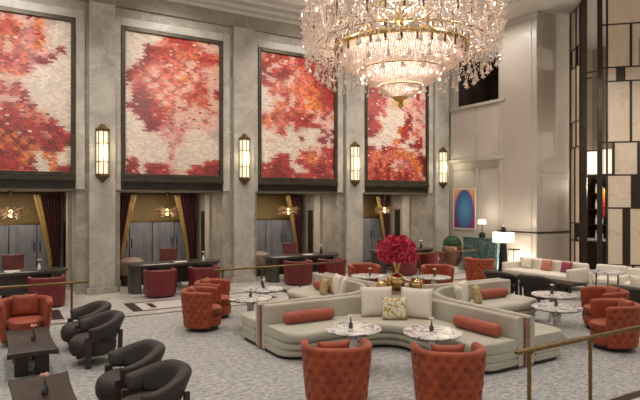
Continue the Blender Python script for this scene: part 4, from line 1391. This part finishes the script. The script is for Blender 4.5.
obj('finial', lathe([(0, 4.18), (.03, 4.2), (.06, 4.25), (.03, 4.3), (.1, 4.34), (.16, 4.4), (.05, 4.42), (0, 4.42)], 20), 'gold', ch)
# spokes carrying the rings
bm = bmesh.new()
for k in range(12):
    a = 2*pi*k/12
    tube([(.06*cos(a), .06*sin(a), 5.55), (.6*cos(a), .6*sin(a), 5.42), (1.17*cos(a), 1.17*sin(a), 5.30), (1.62*cos(a), 1.62*sin(a), 5.35)], .012, 5, bm)
    tube([(.06*cos(a), .06*sin(a), 6.0), (.62*cos(a), .62*sin(a), 6.05), (1.5*cos(a), 1.5*sin(a), 6.2)], .01, 5, bm)
obj('spokes', bm, 'gold', ch)
# bowls of beads on a profile
def prof(t):  # bottom dish profile (three bulging tiers)
    segs = [((1.21, 5.30), (1.16, 4.98), (.82, 4.90)), ((.79, 4.90), (.74, 4.70), (.43, 4.62)), ((.41, 4.60), (.38, 4.45), (.10, 4.40))]
    k = min(2, int(t*3)); f = t*3-k
    a, b, c = segs[k]
    return ((1-f)**2*a[0]+2*f*(1-f)*b[0]+f*f*c[0], (1-f)**2*a[1]+2*f*(1-f)*b[1]+f*f*c[1])
bm = bmesh.new()
for k in range(84):
    t_ = k/83*.999
    R, z = prof(t_)
    n_ = max(10, int(2*pi*R/.046))
    for i in range(n_):
        a = 2*pi*(i+.5*(k % 2))/n_
        octa(bm, (R*cos(a), R*sin(a), z), q.uniform(.012, .018), q.uniform(.016, .025), q.uniform(0, 3))
o = obj('beaded_bowls', bm, 'crystal', ch, smooth=False); o['kind'] = 'stuff'
bm = bmesh.new()
lathe([(prof(t_/30*.999)[0]-.035, prof(t_/30*.999)[1]+.012) for t_ in range(31)], 64, bm)
bmesh.ops.delete(bm, geom=[f for f in bm.faces if len(f.verts) > 4], context='FACES')
o = obj('bowl_glow_dish', bm, 'crystal', ch)  # translucent dish added so the inner light spreads into an even glow
# outer drum of crystal strands
bm = bmesh.new()
for k in range(820):
    a = q.uniform(0, 2*pi)
    R = 1.42 + .40*sqrt(q.uniform(0, 1))
    ztop = 6.75 - (R-1.25)*1.5 + q.uniform(-.15, .1)
    zbot = 5.26 + q.uniform(-.05, .35)
    z = zbot + q.uniform(0, .85)*(ztop-zbot)
    for j in range(q.randint(3, 7)):
        zz = z - j*.052
        if zz < zbot: break
        octa(bm, (R*cos(a), R*sin(a), zz), q.uniform(.008, .016), q.uniform(.018, .032), q.uniform(0, 3))
for k in range(5200):   # loose pendeloques pointing every way
    a = q.uniform(0, 2*pi); t_ = q.uniform(0, 1)
    z = 5.16 + 1.44*t_
    Rm_ = 1.76 + .14*sin(pi*min(1, (z-4.95)/1.1)) - .34*max(0, (z-5.7))/1.0
    R = Rm_ - .42*q.random()**1.6
    if z < 5.5: R = max(R, 1.62)
    octa(bm, (R*cos(a), R*sin(a), z), q.uniform(.008, .017), q.uniform(.02, .042), q.uniform(0, 6), q.uniform(-1.3, 1.3))
for k in range(380):    # lower fringe that tapers in toward the bowls
    a = q.uniform(0, 2*pi); t_ = q.random()
    R = 1.38 + .42*t_; z = 4.78 + .36*t_ + q.uniform(-.04, .12)
    octa(bm, (R*cos(a), R*sin(a), z), q.uniform(.007, .013), q.uniform(.018, .034), q.uniform(0, 6), q.uniform(-.8, .8))
o = obj('crystal_strands', bm, 'crystal', ch, smooth=False); o['kind'] = 'stuff'
# curled glass arms in three storeys
def arm_bm():
    bm = bmesh.new()
    pts = [(0, 0, .12), (.10, 0, -.02), (.22, 0, -.08), (.33, 0, -.02), (.38, 0, .10), (.35, 0, .2), (.3, 0, .22)]
    # catmull
    P = [Vector(p) for p in pts]; S = []
    for i in range(len(P)-1):
        p0, p1, p2, p3 = P[max(0, i-1)], P[i], P[i+1], P[min(len(P)-1, i+2)]
        for k in range(5):
            t = k/5
            S.append(.5*((2*p1)+(-p0+p2)*t+(2*p0-5*p1+4*p2-p3)*t*t+(-p0+3*p1-3*p2+p3)*t**3))
    S.append(P[-1])
    tube(S, .013, 6, bm)
    lathe([(0, .12), (.05, .13), (.065, .16), (.02, .165), (0, .165)], 10, bm, cx=.385)
    for i in range(2, len(S), 3):
        p = S[i]
        for j in range(3):
            octa(bm, (p.x, p.y, p.z-.04-.05*j), .014, .026, j)
    return bm
a0 = obj('glass_arm', arm_bm(), 'crystal', ch, smooth=False)
sl0 = obj('candle_sleeve', lathe([(0, 0), (.018, 0), (.018, .28), (0, .28)], 8), 'brass', ch)
bb0 = obj('candle_bulb', lathe([(0, 0), (.018, .02), (.022, .05), (.012, .085), (0, .1)], 8), 'bulb', ch)
bl = bmesh.new()
lathe([(0, .10), (.012, .10), (.02, .07), (.03, .03), (.052, .0), (.05, -.006), (0, .01)], 10, bl)
octa(bl, (0, 0, -.02), .016, .03); octa(bl, (0, 0, .15), .014, .05)
be0 = obj('bell_drop', bl, 'crystal', ch, smooth=False)
f1 = f2 = f3 = f4 = False
def put(src, flag, loc, rz, sc_=1.0):
    o = src if not flag else src.copy()
    if flag: C.objects.link(o)
    o.location = loc; o.rotation_euler = (0, 0, rz); o.scale = (sc_,)*3
    return True
tiers = [(1.42, 5.50, 30, 1.15), (1.50, 5.75, 30, 1.0), (1.42, 6.08, 22, 1.0), (1.2, 6.4, 16, 1.0)]
for ti, (R, z, n_, s_) in enumerate(tiers):
    for k in range(n_):
        a = 2*pi*(k+.5*(ti % 2))/n_
        f1 = put(a0, f1, (R*cos(a), R*sin(a), z), a, s_)
        Rt = R + .385*s_
        if k % 3 == 0:
            f3 = put(bb0, f3, (Rt*cos(a), Rt*sin(a), z+.18*s_), 0, .7)
for (R, z, n_) in ((1.2, 5.16, 28), (1.66, 5.55, 34), (1.35, 6.0, 28)):
    for k in range(n_):
        a = 2*pi*k/n_
        f2 = put(sl0, f2, (R*cos(a), R*sin(a), z), 0, 1.1)
for (R, z, n_) in ((1.40, 4.66, 26), (1.60, 4.80, 30), (1.80, 4.98, 34)):
    for k in range(n_):
        a = 2*pi*k/n_ + R
        f4 = put(be0, f4, (R*cos(a), R*sin(a), z), 0, .95)
bm = bmesh.new()   # beaded swags that carry the bell drops
for (R0, z0, R, z, n_) in ((1.24, 5.28, 1.40, 4.80, 26), (1.50, 5.40, 1.60, 4.94, 30), (1.72, 5.4, 1.80, 5.12, 34)):
    for k in range(n_):
        a = 2*pi*k/n_ + R
        for j in range(7):
            t_ = j/6; rr_ = R0+(R-R0)*t_; zz = z0+(z-z0)*t_ - .05*sin(pi*t_)
            octa(bm, (rr_*cos(a), rr_*sin(a), zz), .013, .024, j)
o = obj('bead_swags', bm, 'crystal', ch, smooth=False); o['kind'] = 'stuff'
# bulbs inside the bowls
ib = obj('inner_bulb', sphere(bmesh.new(), (0, 0, 0), .024, u=10, v=8), 'bulb', ch)
f5 = False
for (R, z, n_) in ((1.13, 5.12, 30), (.98, 4.98, 20), (.74, 4.76, 22), (.35, 4.52, 10), (.42, 5.9, 10)):
    for k in range(n_):
        a = 2*pi*k/n_
        f5 = put(ib, f5, (R*cos(a), R*sin(a), z+q.uniform(-.05, .05)), 0)

# ------------------------------------------------------------------ lights
def light(kind, name, loc, energy, color, size=.1, rot=(0, 0, 0), spot=None, blend=.6):
    l = bpy.data.lights.new(name, kind); l.energy = energy; l.color = color
    if kind == 'AREA': l.size = size
    else: l.shadow_soft_size = size
    if kind == 'SPOT': l.spot_size = radians(spot); l.spot_blend = blend
    o = bpy.data.objects.new(name, l); C.objects.link(o)
    o.location = loc; o.rotation_euler = rot
    return o
warm = (1.0, .88, .74); soft = (1.0, .95, .89)
# recessed downlights of the lobby ceiling
for x in (-2.5, 1.0, 4.4, 8.4, 12.0):
    for y in (2.0, 6.0, 10.2, 13.2):
        light('SPOT', 'ceiling_downlight', (x, y, 8.3), 330, soft, .35, spot=110, blend=.9)
# wall washers on the murals
for b_ in BAYS:
    light('SPOT', 'mural_washer', (b_, 12.6, 8.25), 330, (1, .97, .93), .25, rot=(radians(48), 0, 0), spot=75, blend=.8)
# chandelier
light('POINT', 'chandelier_light', (CC.x, CC.y, 5.15), 45, (1, .93, .86), .25)
light('POINT', 'chandelier_light', (CC.x, CC.y, 5.95), 260, (1, .95, .90), .4)
# alcoves
for b_ in BAYS:
    light('POINT', 'starburst_light', (b_, 16.1, 1.92), 8, (1, .82, .58), .08)
    light('AREA', 'alcove_downlight', (b_, 16.6, 2.66), 32, (1, .90, .76), 1.2)
for p in PIERS[1:]:
    light('POINT', 'sconce_light', (p+.08, WY-.45, 3.7), 9, (1, .9, .68), .12)
# table and floor lamps, base cove by the column, bar and its added fill
light('POINT', 'floor_lamp_light', (13.95, 12.0, 1.75), 16, warm, .1)
light('POINT', 'table_lamp_light', (14.45, 13.3, 2.0), 8, warm, .08)
light('AREA', 'cove_light', (14.45, 11.9, .12), 60, warm, .4, rot=(radians(180), 0, 0))
light('POINT', 'bar_fill_light', (19.0, 7.2, 6.4), 260, (1, .92, .82), .4)  # unseen extra light, added to lift the upper part of the bar room
light('POINT', 'bar_fill_light', (18.5, 10.4, 3.0), 130, (1, .85, .7), .2)
light('POINT', 'balcony_room_light', (15.9, 14.2, 7.4), 8, warm, .2)
for y in (6.5, 10.5):
    for x in (0, 4, 8, 12):
        light('AREA', 'ceiling_fill_uplight', (x, y+2.2, 7.2), 26, soft, 1.2, rot=(radians(180), 0, 0))  # fill lights added in mid-air to brighten the ceiling, no real cove
light('SPOT', 'screen_fill_spot', (12.6, 5.5, 7.0), 620, soft, .2, rot=(radians(42), 0, radians(-35)), spot=80, blend=.8)  # added spot without a fixture, aimed to brighten the screen panes
light('AREA', 'corner_downlight', (13.4, 12.4, 8.2), 70, soft, .8)

w = bpy.data.worlds.new('World'); bpy.context.scene.world = w
w.use_nodes = True
bg = w.node_tree.nodes['Background']
bg.inputs['Color'].default_value = (1.0, .96, .91, 1); bg.inputs['Strength'].default_value = .52

# ------------------------------------------------------------------ camera
cam = bpy.data.cameras.new('camera'); co = bpy.data.objects.new('camera', cam); C.objects.link(co)
co.location = (0, 0, 2.4); co.rotation_euler = (radians(90), 0, radians(-30.8))
cam.sensor_width = 36; cam.lens = 548/640*36; cam.shift_y = 2/640
cam.clip_end = 100
sc_ = bpy.context.scene
sc_.camera = co
sc_.view_settings.view_transform = 'Standard'
sc_.view_settings.look = 'None'
sc_.view_settings.gamma = 1
sc_.view_settings.exposure = 0.0
